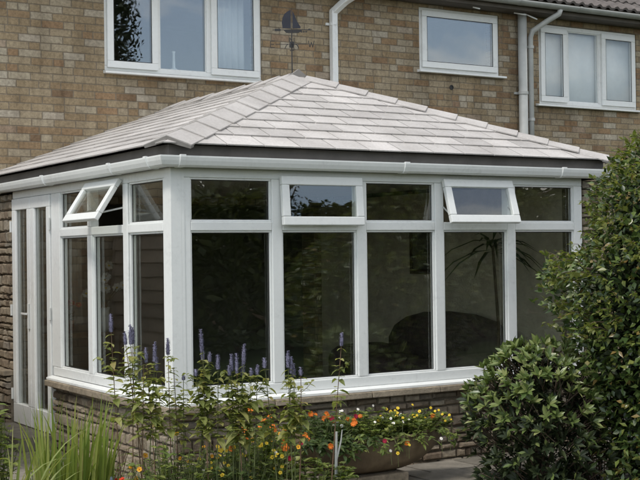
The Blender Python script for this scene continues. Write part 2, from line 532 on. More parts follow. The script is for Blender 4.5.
# ------------------------------------------------------------------ ground
mb = MB(); mb.box(-120, 160, -160, 140, GZ - 0.3, GZ - 0.012)
structure(mb.build("ground", M['lawn']))
mb = MB()
mb.box(-3.4, 6.6, -2.15, 4.12, GZ - 0.011, GZ - 0.006)
y = -2.1
while y < 4.0:
    hgt = rng.choice((0.42, 0.56, 0.36))
    x = -3.35 - rng.random() * 0.3
    while x < 6.5:
        w = rng.choice((0.45, 0.6, 0.75, 0.5))
        x1, y1 = min(x + w, 6.55), min(y + hgt, 4.1)
        dz = rng.uniform(-.003, .003)
        mb.box(max(x, -3.38) + .007, x1 - .007, y + .007, y1 - .007, GZ - 0.004, GZ + 0.022 + dz, 1)
        x += w
    y += hgt
structure(mb.build("patio", [M['mortar'], M['flag']], bevel=0.006))
# planted bed round the corner of the conservatory, between patio and lawn
mb = MB()
NB = 26
top, bot = [], []
for i in range(NB):
    t = i / (NB - 1)
    x = -2.6 + 3.5 * t
    inner = (-0.55 - 0.2 * abs(x)) if x > -0.9 else -0.75
    top.append((x, inner + rng.uniform(-.04, .04), GZ + 0.028))
    bot.append((x, -2.6 + rng.uniform(-.05, .05), GZ + 0.028))
mid = [((a[0] + b[0]) / 2, (a[1] + b[1]) / 2, GZ + 0.085) for a, b in zip(top, bot)]
mb.add(top + mid + bot, [(i, i + 1, NB + i + 1, NB + i) for i in range(NB - 1)] + [(NB + i, NB + i + 1, 2 * NB + i + 1, 2 * NB + i) for i in range(NB - 1)])
structure(mb.build("flower_bed", M['soil'], smooth=True))

# ------------------------------------------------------------------ stonework helper
def stones(mb, o, ax, nrm, length, z0, z1, mi=0, seed=1, dmin=.022, dmax=.045, hmin=.045, hmax=.10):
    """coursed rubble on a vertical face: o = start corner (x,y), ax along, nrm outward; backing at o"""
    rg = random.Random(seed)
    ax, nrm = Vector((*ax, 0)), Vector((*nrm, 0))
    o = Vector((*o, 0))
    up = Vector((0, 0, 1))
    z = z0
    while z < z1 - .012:
        h = rg.uniform(hmin, hmax)
        if z1 - (z + h) < .03:
            h = z1 - z
        s = -rg.random() * .1
        while s < length:
            l = rg.uniform(.07, .24) * (0.8 if h > .06 else 1.1)
            a, b = max(0, s), min(length, s + l)
            if length - b < .06:
                b = length; l = length - s + .001
            if b - a > .03:
                d = rg.uniform(dmin, dmax)
                g = .006
                j = lambda k=.005: rg.uniform(-k, k)
                za, zb = z + g * .6 + abs(j(.006)), z + h - g * .6 - abs(j(.006))
                aa, bb = a + g, b - g
                c4 = [(aa, za), (bb, za + j(.006)), (bb, zb), (aa, zb + j(.006))]
                ring0 = [o + ax * u + up * w for u, w in c4]
                ring1 = [p + nrm * (d - .014 + j(.003)) for p in ring0]
                cu, cw = (aa + bb) / 2, (za + zb) / 2
                ring2 = []
                for (u, w) in c4:
                    iu = min(.014, (bb - aa) * .25); iw = min(.011, (zb - za) * .28)
                    ring2.append(o + ax * (u + (iu if u < cu else -iu)) + up * (w + (iw if w < cw else -iw)) + nrm * (d + j(.006)))
                V = ring0 + ring1 + ring2
                F = []
                for r_ in (0, 4):
                    for q in range(4):
                        F.append((r_ + q, r_ + (q + 1) % 4, r_ + 4 + (q + 1) % 4, r_ + 4 + q))
                F.append((8, 9, 10, 11))
                mb.add(V, F, mi)
            s += l
        z += h

# ------------------------------------------------------------------ HOUSE
house = thing("house", "two-storey house of mottled buff brick rising behind the conservatory", "house", (4, 4.3, GZ))
WX0, WX1, WT = -4.6, 13.0, 4.60
holes = [(1.205, 3.017, 3.45, 4.46), (5.135, 6.345, 3.72, 4.462), (6.985, 8.69, 3.415, 4.42), (0.42, 3.65, 0.10, 2.10)]
xs = sorted({WX0, WX1, *[h[0] for h in holes], *[h[1] for h in holes]})
zs = sorted({GZ - .2, WT, *[h[2] for h in holes], *[h[3] for h in holes]})
mb = MB()
for i in range(len(xs) - 1):
    for k in range(len(zs) - 1):
        cx, cz = (xs[i] + xs[i + 1]) / 2, (zs[k] + zs[k + 1]) / 2
        if any(h[0] < cx < h[1] and h[2] < cz < h[3] for h in holes):
            continue
        mb.box(xs[i], xs[i + 1], D, D + .26, zs[k], zs[k + 1])
mb.box(WX0, WX0 + .26, D + .26, D + 7, GZ - .2, WT)
mb.box(WX1 - .26, WX1, D + .26, D + 7, GZ - .2, WT)
mb.box(WX0 + .26, WX1 - .26, D + 6.74, D + 7, GZ - .2, WT)
mb.build("wall", M['brick'], house)
# inside rooms
mb = MB()
mb.box(WX0 + .27, WX1 - .27, D + .262, D + 6.7, 2.55, 2.62)                    # first floor
mb.box(WX0 + .27, WX1 - .27, D + 3.4, D + 3.5, 2.63, 4.60)
mb.box(WX0 + .27, WX1 - .27, D + .262, D + 6.7, 4.602, 4.66)
for xw in (4.3, 6.6):
    mb.box(xw, xw + .1, D + .263, D + 3.39, 2.63, 4.6)
mb.box(WX0 + .27, WX1 - .27, D + 3.4, D + 3.5, GZ, 2.54)
mb.build("interior_wall", M['cream'], house)

def window(hole, lights, sashes, sill_x, glass='glass_up', fw=.055, zsill=None):
    """upper-floor window: lights = list of (x0,x1), sashes = indexes that open"""
    x0, x1, z0, z1 = hole
    y0, y1 = D + .015, D + .085
    f = MB()
    f.box(x0 + .002, x1 - .002, y0, y1, z0 + .002, z0 + .05)
    f.box(x0 + .002, x1 - .002, y0, y1, z1 - fw, z1 - .002)
    edges = [x0 + .002] + [v for l in lights for v in l] + [x1 - .002]
    for a, b in zip(edges[0::2], edges[1::2]):
        f.box(a, b, y0, y1, z0 + .0505, z1 - fw - .0005)
    fr = f.build("window", M['upvc'], house, bevel=.004)
    for i, (a, b) in enumerate(lights):
        zb, zt = z0 + .05, z1 - fw
        if i in sashes:
            s = MB()
            e = .018; w = .07
            ya, yb = D - .014, D + .0148
            s.box(a - e, b + e, ya, yb, zb - e, zb - e + w)
            s.box(a - e, b + e, ya, yb, zt + e - w, zt + e)
            s.box(a - e, a - e + w, ya, yb, zb - e + w + .0005, zt + e - w - .0005)
            s.box(b + e - w, b + e, ya, yb, zb - e + w + .0005, zt + e - w - .0005)
            so = s.build("sash", M['upvc'], fr, bevel=.005)
            g = MB(); k = w - e
            g.box(a + k, b - k, D - .006, D + .012, zb + k, zt - k)
            g.build("pane", M[glass], fr)
            q = MB()
            for (qa, qb, qc, qd) in ((a + k, b - k, zb + k, zb + k + .006), (a + k, b - k, zt - k - .006, zt - k),
                                     (a + k, a + k + .006, zb + k + .0061, zt - k - .0061), (b - k - .006, b - k, zb + k + .0061, zt - k - .0061)):
                q.box(qa, qb, D - .010, D - .0065, qc, qd)
            q.build("gasket", M['gasket'], fr)
        else:
            g = MB(); g.box(a, b, D + .035, D + .055, zb, zt); g.build("pane", M[glass], fr)
            q = MB()
            for (qa, qb, qc, qd) in ((a, b, zb, zb + .012), (a, b, zt - .012, zt), (a, a + .012, zb + .0121, zt - .0121), (b - .012, b, zb + .0121, zt - .0121)):
                q.box(qa, qb, D + .026, D + .0345, qc, qd)
            q.build("bead", M['upvc'], fr, bevel=.003)
    s = MB()
    zt = z0 + .001
    s.prism([(sill_x[0], D - .065, zt - .035), (sill_x[0], D - .065, zt - .012), (sill_x[0], D + .014, zt - .0005), (sill_x[0], D + .014, zt - .035)],
            (sill_x[1] - sill_x[0], 0, 0))
    s.build("sill", M['upvc'], fr, bevel=.004)
    return fr

w1 = window(holes[0], [(1.252, 1.775), (1.823, 2.362), (2.425, 2.968)], (0, 2), (1.19, 3.03))
w2 = window(holes[1], [(5.19, 6.29)], (0,), (5.10, 6.41))
w3 = window(holes[2], [(7.03, 7.435), (7.50, 8.02), (8.075, 8.64)], (0, 2), (6.92, 8.72), 'glass_net')

def drape(name, x0, x1, y, z0, z1, amp, wave, mat, parent):
    m = MB(); n = max(8, int((x1 - x0) / .012)); V = []
    for i in range(n + 1):
        x = x0 + (x1 - x0) * i / n
        yy = y + amp * math.sin(x * wave + 1.3 * math.sin(x * 7))
        V += [(x, yy, z0), (x, yy, z1), (x, yy + .004, z0), (x, yy + .004, z1)]
    F = []
    for i in range(n):
        a = i * 4
        F += [(a, a + 4, a + 5, a + 1), (a + 2, a + 3, a + 7, a + 6), (a, a + 2, a + 6, a + 4), (a + 1, a + 5, a + 7, a + 3)]
    F += [(0, 1, 3, 2), (n * 4, n * 4 + 2, n * 4 + 3, n * 4 + 1)]
    m.add(V, F)
    return m.build(name, mat, parent, smooth=True)
drape("curtain", 2.50, 2.90, D + .20, 3.47, 4.44, .018, 75, M['net'], w1)
drape("net_curtain", 7.0, 8.67, D + .105, 3.43, 4.40, .004, 26, M['net'], w3)
mb = MB(); mb.lathe((2.05, D + .17, 3.505), [(0, 0), (.045, 0), (.05, .02), (.016, .05), (.013, .2), (.02, .22), (0, .225)], 12)
mb.build("ornament", M['net'], w1, smooth=True)

# eaves: soffit, fascia, gutter and tiled roof
mb = MB(); mb.box(WX0, WX1, 3.90, D - .003, 4.50, 4.512); mb.build("soffit", M['soffit'], house)
mb = MB(); mb.box(WX0, WX1, 3.878, 3.8985, 4.495, 4.63); mb.build("fascia", M['soffit'], house)
def half_round(mb, x0, x1, yc, zt, r, t=.004, n=10):
    pr = [(yc + r * math.cos(math.pi + math.pi * i / n), zt + r * math.sin(math.pi + math.pi * i / n)) for i in range(n + 1)]
    pi_ = [(yc + (r - t) * math.cos(math.pi + math.pi * i / n), zt + (r - t) * math.sin(math.pi + math.pi * i / n)) for i in range(n, -1, -1)]
    ring = pr + pi_
    k = len(ring)
    mb.add([(x0, a, b) for a, b in ring] + [(x1, a, b) for a, b in ring],
           [(i, (i + 1) % k, k + (i + 1) % k, k + i) for i in range(k)])
mb = MB(); half_round(mb, WX0 - .1, WX1 + .1, 3.815, 4.592, .056)
gut = mb.build("gutter", M['gutter_grey'], house, smooth=True)
for xb in (4.2, 5.3, 6.4, 7.35, 8.5):
    m2 = MB(); half_round(m2, xb - .02, xb + .02, 3.815, 4.595, .062, .006); m2.build("gutter_bracket", M['gutter_grey'], gut, smooth=True)

mb = MB()
PITCH = R(30)
px_ = .3
nx = int((WX1 - WX0 + .2) / .025)
prof = []
for i in range(nx + 1):
    x = WX0 - .1 + .025 * i
    t = (x / .15) % 1.0
    prof.append((x, .028 * max(0.0, math.sin(math.pi * t / .62)) if t < .62 else 0.0))
nrow = 14
for k in range(nrow):
    s0, s1 = k * .33 - .02, k * .33 + .34
    V = []
    for (s, lift) in ((s0, .0), (s0, .030), (s1, .004)):
        for x, h in prof:
            hh = h + lift
            V.append((x, 3.83 + s * math.cos(PITCH) - hh * math.sin(PITCH), 4.625 + s * math.sin(PITCH) + hh * math.cos(PITCH)))
    c = len(prof)
    mb.add(V, [(r_ * c + i, r_ * c + i + 1, (r_ + 1) * c + i + 1, (r_ + 1) * c + i) for r_ in (0, 1) for i in range(c - 1)])
yr = 3.83 + nrow * .33 * math.cos(PITCH); zr = 4.625 + nrow * .33 * math.sin(PITCH)
mb.add([(WX0 - .1, yr, zr), (WX1 + .1, yr, zr), (WX1 + .1, 2 * yr - 3.83, 4.62), (WX0 - .1, 2 * yr - 3.83, 4.62)], [(0, 1, 2, 3)])
rf = mb.build("roof", M['darktile'], house)
mb = MB()
ca, sa = math.cos(PITCH), math.sin(PITCH)
Ld = nrow * .33
mb.prism([(WX0 - .08, 3.86, 4.585), (WX0 - .08, 3.86, 4.632), (WX0 - .08, 3.86 + Ld * ca, 4.632 + Ld * sa), (WX0 - .08, 3.86 + Ld * ca, 4.585 + Ld * sa)], (WX1 - WX0 + .16, 0, 0))
mb.build("roof_deck", M['soffit'], rf)

# downpipes
def pipe_part(name, pts, r, mat, square=False, clips=()):
    m = MB()
    if square:
        for a, b in zip(pts[:-1], pts[1:]):
            a, b = Vector(a), Vector(b)
            d = (b - a).normalized() * r * .6
            m.bar(a - d, b + d, 2 * r, 2 * r, (1, 0.02, 0))
        o = m.build(name, mat, house, bevel=.008)
    else:
        m.tube(pts, r, 14)
        o = m.build(name, mat, house, smooth=True)
    for (x, yq, z) in clips:
        c = MB(); c.lathe((x, yq, z), [(r + .001, -.018), (r + .009, -.018), (r + .009, .018), (r + .001, .018)], 14)
        c.box(x - r - .035, x + r + .035, D - .022, D - .003, z - .014, z + .014)
        c.build("pipe_clip", mat, o)
    return o
pipe_part("downpipe", [(3.905, 4.085, 2.40), (3.905, 4.085, 4.27), (3.985, 3.96, 4.38), (4.06, 3.82, 4.45), (4.06, 3.82, 4.54)], .036, M['upvc'], True, [(3.905, 4.085, 4.14), (3.905, 4.085, 2.9)])
pipe_part("soil_pipe", [(6.657, 4.075, GZ), (6.657, 4.075, 4.497)], .056, M['pipe_grey'], False, [(6.657, 4.075, 3.52)])
pipe_part("downpipe", [(6.803, 4.095, GZ), (6.803, 4.095, 4.22), (6.815, 4.06, 4.30), (6.95, 3.92, 4.42), (7.04, 3.83, 4.49), (7.05, 3.815, 4.545)], .034, M['pipe_grey'], False, [(6.803, 4.095, 4.1), (6.803, 4.095, 3.2)])
for a, b in (((6.48, 4.02, 4.486), (6.60, 3.93, 4.455)), ((6.64, 4.02, 4.492), (6.79, 3.95, 4.42)), ((5.80, 3.97, 4.484), (5.87, 3.92, 4.46))):
    m = MB(); m.tube([a, b], .009, 8); m.build("overflow_pipe", M['upvc'], house, smooth=True)
mb = MB(); mb.lathe((0, 0, 0), [(0, 0), (.03, .0), (.03, .006), (.022, .006), (.022, -.02)], 12)
for v in range(len(mb.v)):
    a, b, c = mb.v[v]; mb.v[v] = (5.6 + a, D - .002 - c, 3.535 + b)
mb.build("vent_hole", M['gasket'], house)

# ------------------------------------------------------------------ CONSERVATORY
con = thing("conservatory", "white uPVC conservatory with stone dwarf wall and pale tiled hipped roof", "conservatory", (1.9, 1.9, GZ))
ZS_T, ZS_B = .556, .506          # stone sill
ZF_B, ZG_B = .590, .663          # frame bottom, glazing bottom
ZT_B, ZT_T = 1.737, 1.800        # transom
ZO_T, ZF_T = 2.100, 2.175        # opening top, head top
XR = 3.727
OW, MW, O0 = .6323, .0831, .1453
LW, LM, L0 = .6038, .1111, .1353
fo = [(O0 + i * (OW + MW), O0 + i * (OW + MW) + OW) for i in range(5)]
lo = [(L0 + i * (LW + LM), L0 + i * (LW + LM) + LW) for i in range(3)]
# stone walling
mb = MB()
mb.box(.03, 3.93, .03, .26, GZ - .1, ZS_B - .001, 1)
mb.box(.03, .26, .262, 2.372, GZ - .1, ZS_B - .001, 1)
stones(mb, (-.0, .03), (1, 0), (0, -1), 3.95, GZ - .02, ZS_B - .002, 0, 3)
stones(mb, (.03, -.0), (0, 1), (-1, 0), 2.372, GZ - .02, ZS_B - .002, 0, 4)
mb.build("dwarf_wall", [M['stone'], M['mortar']], con)
mb = MB()
mb.box(.03, .26, 3.385, D - .004, GZ - .1, 2.15, 1)
stones(mb, (.03, 3.385), (0, 1), (-1, 0), D - 3.39, ZS_T, 2.15, 0, 5, .025, .05, .045, .11)
stones(mb, (-.03, 3.385), (0, 1), (-1, 0), D - 3.39, GZ, ZS_B, 0, 6, .03, .06)
mb.box(-.03, .029, 3.385, D - .004, GZ - .1, ZS_B - .001, 1)
mb.build("stone_pier", [M['stone'], M['mortar']], con)
mb = MB()
mb.box(XR + .012, 3.93, .03, .25, GZ - .1, 2.15, 1)
stones(mb, (XR + .008, .03), (1, 0), (0, -1), 3.955 - XR, ZS_T, 2.15, 0, 8, .025, .05, .035, .075)
mb.build("stone_pier", [M['stone'], M['mortar']], con)
mb = MB()
mb.box(3.80, 3.93, .252, D - .004, GZ - .1, 2.15, 1)
stones(mb, (3.93, .0), (0, 1), (1, 0), D - .01, GZ, 2.15, 0, 9, .025, .05, .04, .09)
mb.build("side_wall", [M['stone'], M['mortar']], con)
mb = MB(); mb.box(XR + .013, 3.798, .253, D - .005, GZ, 2.15); mb.build("plaster_wall", M['plaster'], con)
# stone sill slabs
mb = MB()
x = -.075
while x < XR - .02:
    w = rng.uniform(.55, .9)
    x1 = min(x + w, 3.98)
    if 3.98 - x1 < .3: x1 = 3.98
    if x1 > 3.5: x1 = 3.98
    mb.box(x + .003, x1 - .003, -.075 + rng.uniform(-.004, .004), .055, ZS_B + rng.uniform(0, .004), ZS_T - rng.uniform(0, .003))
    x = x1
    if x >= 3.97: break
yv = .058
while yv < 2.36:
    w = rng.uniform(.5, .8)
    y1 = min(yv + w, 2.368)
    if 2.368 - y1 < .25: y1 = 2.368
    mb.box(-.075 + rng.uniform(-.004, .004), .055, yv + .003, y1 - .003, ZS_B + rng.uniform(0, .004), ZS_T - rng.uniform(0, .003))
    yv = y1
mb.build("stone_sill", M['coping'], con, bevel=.006)
mb = MB(); mb.box(-.10, .028, 3.388, D - .006, ZS_B + .002, ZS_T - .001)
mb.build("stone_ledge", M['coping'], con, bevel=.006)
# uPVC sub-sill
mb = MB()
mb.prism([(0, -.055, ZS_T + .001), (0, -.055, ZS_T + .018), (0, -.002, ZF_B - .001), (0, .06, ZF_B - .001), (0, .06, ZS_T + .001)], (XR, 0, 0))
P2 = [(-.055, ZS_T + .0012), (-.055, ZS_T + .0182), (-.002, ZF_B - .0012), (-.0005, ZF_B - .0012), (-.0005, ZS_T + .0012)]
mb.prism([(a, -.055, b) for a, b in P2], (0, 2.372 + .055, 0))
mb.build("window_sill", M['upvc'], con, bevel=.003)

FD = .07   # frame depth
def frame_front():
    f = MB()
    yb = FD
    f.box(.075, XR, 0, yb, ZF_B, ZG_B)
    f.box(.075, XR, 0, yb, ZO_T, ZF_T)
    f.box(.075, O0, 0, yb, ZG_B + .0005, ZO_T - .0005)
    f.box(fo[-1][1], XR, 0, yb, ZG_B + .0005, ZO_T - .0005)
    for i in range(4):
        f.box(fo[i][1], fo[i + 1][0], 0, yb, ZG_B + .0005, ZO_T - .0005)
    for a, b in fo:
        f.box(a + .0005, b - .0005, 0, yb, ZT_B, ZT_T)
    return f
def frame_left():
    f = MB()
    xb = FD
    ye = 2.345
    f.box(0, xb, .075, ye, ZF_B, ZG_B)
    f.box(0, xb, .075, 3.385, ZO_T, ZF_T)
    f.box(0, xb, .075, L0, ZG_B + .0005, ZO_T - .0005)
    f.box(0, xb, lo[-1][1], 2.37, ZG_B + .0005, ZO_T - .0005)
    for i in range(2):
        zt = ZO_T if i == 0 else ZT_B
        f.box(0, xb, lo[i][1] + .012 * (i == 0), lo[i + 1][0] - .012, ZG_B + .0005, zt - .0005)
    f.box(0, xb, lo[0][0] + .0005, lo[0][1] + .0115, ZT_B, ZT_T)
    f.box(0, xb, lo[1][0] - .0115, lo[2][1] - .0005, ZT_B, ZT_T)
    f.box(0, xb, lo[1][1] + .02, lo[2][0] - .02, ZT_T + .0005, ZO_T - .0005)
    return f
ff = frame_front().build("window_frame", M['upvc'], con, bevel=.006)
fl = frame_left().build("window_frame", M['upvc'], con, bevel=.006)
mb = MB(); mb.box(-.004, .0745, -.004, .0745, ZF_B - .03, ZF_T)
mb.box(.0746, .098, -.0035, -.0005, ZF_B, ZF_T); mb.box(-.0035, -.0005, .0746, .098, ZF_B, ZF_T)
mb.build("corner_post", M['upvc'], con, bevel=.005)

def glaze_front(a, b, z0, z1):
    g = MB(); g.box(a - .004, b + .004, .034, .052, z0 - .004, z1 + .004); g.build("pane", M['glass'], ff)
    q = MB(); t = .013
    q.box(a, b, .012, .0335, z0, z0 + t); q.box(a, b, .012, .0335, z1 - t, z1)
    q.box(a, a + t, .012, .0335, z0 + t + .0003, z1 - t - .0003); q.box(b - t, b, .012, .0335, z0 + t + .0003, z1 - t - .0003)
    q.build("bead", M['upvc'], ff, bevel=.004)
    q = MB(); a, b, z0, z1 = a + t, b - t, z0 + t, z1 - t; t = .005
    q.box(a, b, .029, .0336, z0, z0 + t); q.box(a, b, .029, .0336, z1 - t, z1)
    q.box(a, a + t, .029, .0336, z0 + t + .0003, z1 - t - .0003); q.box(b - t, b, .029, .0336, z0 + t + .0003, z1 - t - .0003)
    q.build("gasket", M['gasket'], ff)
def glaze_left(a, b, z0, z1):
    g = MB(); g.box(.034, .052, a - .004, b + .004, z0 - .004, z1 + .004); g.build("pane", M['glass'], fl)
    q = MB(); t = .013
    q.box(.012, .0335, a, b, z0, z0 + t); q.box(.012, .0335, a, b, z1 - t, z1)
    q.box(.012, .0335, a, a + t, z0 + t + .0003, z1 - t - .0003); q.box(.012, .0335, b - t, b, z0 + t + .0003, z1 - t - .0003)
    q.build("bead", M['upvc'], fl, bevel=.004)
    q = MB(); a, b, z0, z1 = a + t, b - t, z0 + t, z1 - t; t = .005
    q.box(.029, .0336, a, b, z0, z0 + t); q.box(.029, .0336, a, b, z1 - t, z1)
    q.box(.029, .0336, a, a + t, z0 + t + .0003, z1 - t - .0003); q.box(.029, .0336, b - t, b, z0 + t + .0003, z1 - t - .0003)
    q.build("gasket", M['gasket'], fl)
for i, (a, b) in enumerate(fo):
    glaze_front(a, b, ZG_B, ZT_B)
    if i not in (1, 3):
        glaze_front(a, b, ZT_T, ZO_T)
glaze_left(*lo[0], ZG_B, ZT_B); glaze_left(lo[1][0] - .012 + .012, lo[1][1], ZG_B, ZT_B); glaze_left(*lo[2], ZG_B, ZT_B)
glaze_left(*lo[0], ZT_T, ZO_T)
glaze_left(lo[2][0], lo[2][1], ZT_T, ZO_T)

def open_sash(frame, hinge, along, outn, width, height, angle, label=None):
    """top-hung opening light; hinge = left top corner, swings out at the bottom"""
    hinge, along, outn = Vector(hinge), Vector(along), Vector(outn)
    dn = (Vector((0, 0, -1)) * math.cos(angle) + outn * math.sin(angle))
    on = (outn * math.cos(angle) + Vector((0, 0, 1)) * math.sin(angle))
    w, T = .062, .036
    s = MB()
    s.obox(hinge, along, dn, on, width, w, T)
    s.obox(hinge + dn * (height - w), along, dn, on, width, w, T)
    s.obox(hinge + dn * (w + .0005), along, dn, on, w, height - 2 * w - .001, T)
    s.obox(hinge + dn * (w + .0005) + along * (width - w), along, dn, on, w, height - 2 * w - .001, T)
    so = s.build("opening_sash", M['upvc'], frame, bevel=.006)
    if label: so["label"] = label
    g = MB(); g.obox(hinge + dn * (w - .006) + along * (w - .006) + on * .010, along, dn, on, width - 2 * w + .012, height - 2 * w + .012, .016)
    g.build("pane", M['glass'], frame)
    for e in (.02, width - .02):
        st = MB()
        p0 = hinge + along * e + dn * (height * .78)
        p1 = hinge + along * e - outn * .02 - Vector((0, 0, height * .55))
        st.bar(p0, p1, .012, .004, (0, 0, 1) if abs(outn.z) < .5 else (1, 0, 0))
        st.build("stay_arm", M['pipe_grey'], frame)
    h = MB(); h.obox(hinge + dn * (height - .05) + along * (width * .5 - .05) - on * .02, along, dn, on, .10, .018, .018)
    h.build("handle", M['upvc'], frame, bevel=.004)
e = .026
open_sash(ff, (fo[1][0] - e, -.006, ZO_T + .02), (1, 0, 0), (0, -1, 0), OW + 2 * e, ZO_T - ZT_T + .05, R(5), "top light opened just a crack")
open_sash(ff, (fo[3][0] - e, -.006, ZO_T + .02), (1, 0, 0), (0, -1, 0), OW + 2 * e, ZO_T - ZT_T + .05, R(17), "top light standing open")
open_sash(fl, (-.006, lo[1][0] - .03, ZO_T + .02), (0, 1, 0), (-1, 0, 0), LW + .065, ZO_T - ZT_T + .05, R(33), "top light propped wide open on the left side")

# french doors on the left side
def door_leaf(y0, y1):
    d = MB()
    zb, zt = .095, ZO_T - .004
    sw = .088
    d.box(-.012, .05, y0, y1, zb, zb + .175); d.box(-.012, .05, y0, y1, zt - .10, zt)
    d.box(-.012, .05, y0, y0 + sw, zb + .1755, zt - .1005); d.box(-.012, .05, y1 - sw, y1, zb + .1755, zt - .1005)
    o = d.build("door", M['upvc'], con, bevel=.005)
    g = MB(); g.box(.012, .032, y0 + sw - .004, y1 - sw + .004, zb + .172, zt - .097); g.build("pane", M['glass'], o)
    q = MB()
    q.box(-.004, .0115, y0 + sw, y0 + sw + .012, zb + .1755, zt - .1005); q.box(-.004, .0115, y1 - sw - .012, y1 - sw, zb + .1755, zt - .1005)
    q.build("bead", M['upvc'], o, bevel=.003)
    return o
d2 = door_leaf(2.378, 2.874)
d1 = door_leaf(2.884, 3.378)
m = MB(); m.box(-.03, -.0125, 2.895, 2.925, .95, 1.17); m.bar((-.045, 2.91, 1.08), (-.045, 3.03, 1.08), .018, .014, (0, 0, 1)); m.box(-.045, -.0305, 2.903, 2.917, 1.07, 1.09)
m.build("handle", M['upvc_old'], d1, bevel=.004)
for zz in (.35, 1.1, 1.85):
    m = MB(); m.tube([(-.02, 2.372, zz - .05), (-.02, 2.372, zz + .05)], .011, 8); m.build("hinge", M['upvc_old'], d2)
    m = MB(); m.tube([(-.02, 3.384, zz - .05), (-.02, 3.384, zz + .05)], .011, 8); m.build("hinge", M['upvc_old'], d1)
mb = MB(); mb.box(-.30, .25, 2.374, 3.42, GZ + .02, .088); mb.build("door_threshold", M['flag'], con, bevel=.006)

# fascia, gutter
mb = MB(); mb.box(-.028, 3.95, -.028, -.006, ZF_T - .012, 2.318); mb.box(-.028, -.006, -.0055, D - .003, ZF_T - .012, 2.318)
mb.box(3.93, 3.952, -.0055, D - .003, ZF_T - .012, 2.318)
mb.build("fascia", M['fascia'], con, bevel=.003)
def sweep_profile(mb, prof, e0, e1):
    """prof: (off, z); off measured outwards from the fascia; mitred at the corner"""
    k = len(prof)
    V = []
    for off, z in prof: V.append((-.0285 - off, e0, z))
    for off, z in prof: V.append((-.0285 - off, -.0285 - off, z))
    for off, z in prof: V.append((e1, -.0285 - off, z))
    F = []
    for r_ in (0, 1):
        F += [(r_ * k + i, r_ * k + (i + 1) % k, (r_ + 1) * k + (i + 1) % k, (r_ + 1) * k + i) for i in range(k)]
    F += [tuple(range(k)), tuple(reversed(range(2 * k, 3 * k)))]
    mb.add(V, F)
zg0, zg1 = 2.163, 2.236
gp = [(0, zg1 - .004), (0, zg0 + .012), (.012, zg0), (.070, zg0), (.086, zg0 + .012), (.098, zg0 + .040), (.1035, zg1 - .01), (.1035, zg1),
      (.096, zg1), (.096, zg1 - .008), (.090, zg0 + .042), (.079, zg0 + .018), (.068, zg0 + .006), (.014, zg0 + .006), (.006, zg0 + .014), (.006, zg1 - .004)]
mb = MB(); sweep_profile(mb, gp, D - .02, 3.925)
cg = mb.build("gutter", M['upvc'], con)
def brk(p):
    m = MB()
    s = [(0, zg1 + .002), (0, zg0 + .008), (.010, zg0 - .005), (.072, zg0 - .005), (.090, zg0 + .009), (.103, zg0 + .040), (.1085, zg1 - .01), (.1085, zg1 + .006),
         (.090, zg1 + .006), (.090, zg1 + .002)]
    if p[0] == 'f':
        m.prism([(p[1] - .021, -.0288 - a * 1.04, b) for a, b in s], (.042, 0, 0))
    else:
        m.prism([(-.0288 - a * 1.04, p[1] - .021, b) for a, b in s], (0, .042, 0))
    m.build("gutter_bracket", M['upvc'], cg, bevel=.003)
for p in (('f', .03), ('f', 1.86), ('f', 3.42), ('l', .12), ('l', .78), ('l', 2.22), ('l', 3.62)):
    brk(p)
mb = MB(); mb.prism([(3.9255, -.0285 - a, b) for a, b in [(0, zg1), (0, zg0 + .006), (.014, zg0 - .003), (.072, zg0 - .003), (.09, zg0 + .012), (.108, zg1)]], (.012, 0, 0))
mb.build("gutter_end", M['upvc'], cg)

# ---- roof
EV, ZE = -.072, 2.318
EX1 = 3.93
AX, AY, AZ = 1.93, 1.585, 3.098
A = Vector((AX, AY, AZ)); C0 = Vector((EV, EV, ZE)); C1 = Vector((EX1, EV, ZE))
RB = Vector((AX, D - .004, AZ))
def clip_poly(poly, a, b, c):
    """keep a*x+b*y+c >= 0"""
    out = []
    n = len(poly)
    for i in range(n):
        p, q = poly[i], poly[(i + 1) % n]
        dp, dq = a * p[0] + b * p[1] + c, a * q[0] + b * q[1] + c
        if dp >= 0: out.append(p)
        if (dp >= 0) != (dq >= 0):
            t = dp / (dp - dq)
            out.append((p[0] + (q[0] - p[0]) * t, p[1] + (q[1] - p[1]) * t))
    return out
roof_u = MB()
roof_u.add([C0, C1, A], [(0, 1, 2)])
roof_u.add([C0, A, RB, Vector((EV, D - .004, ZE))], [(0, 1, 2, 3)])
roof_u.add([C1, Vector((EX1, D - .004, ZE)), RB, A], [(0, 1, 2, 3)])
tiles = MB()
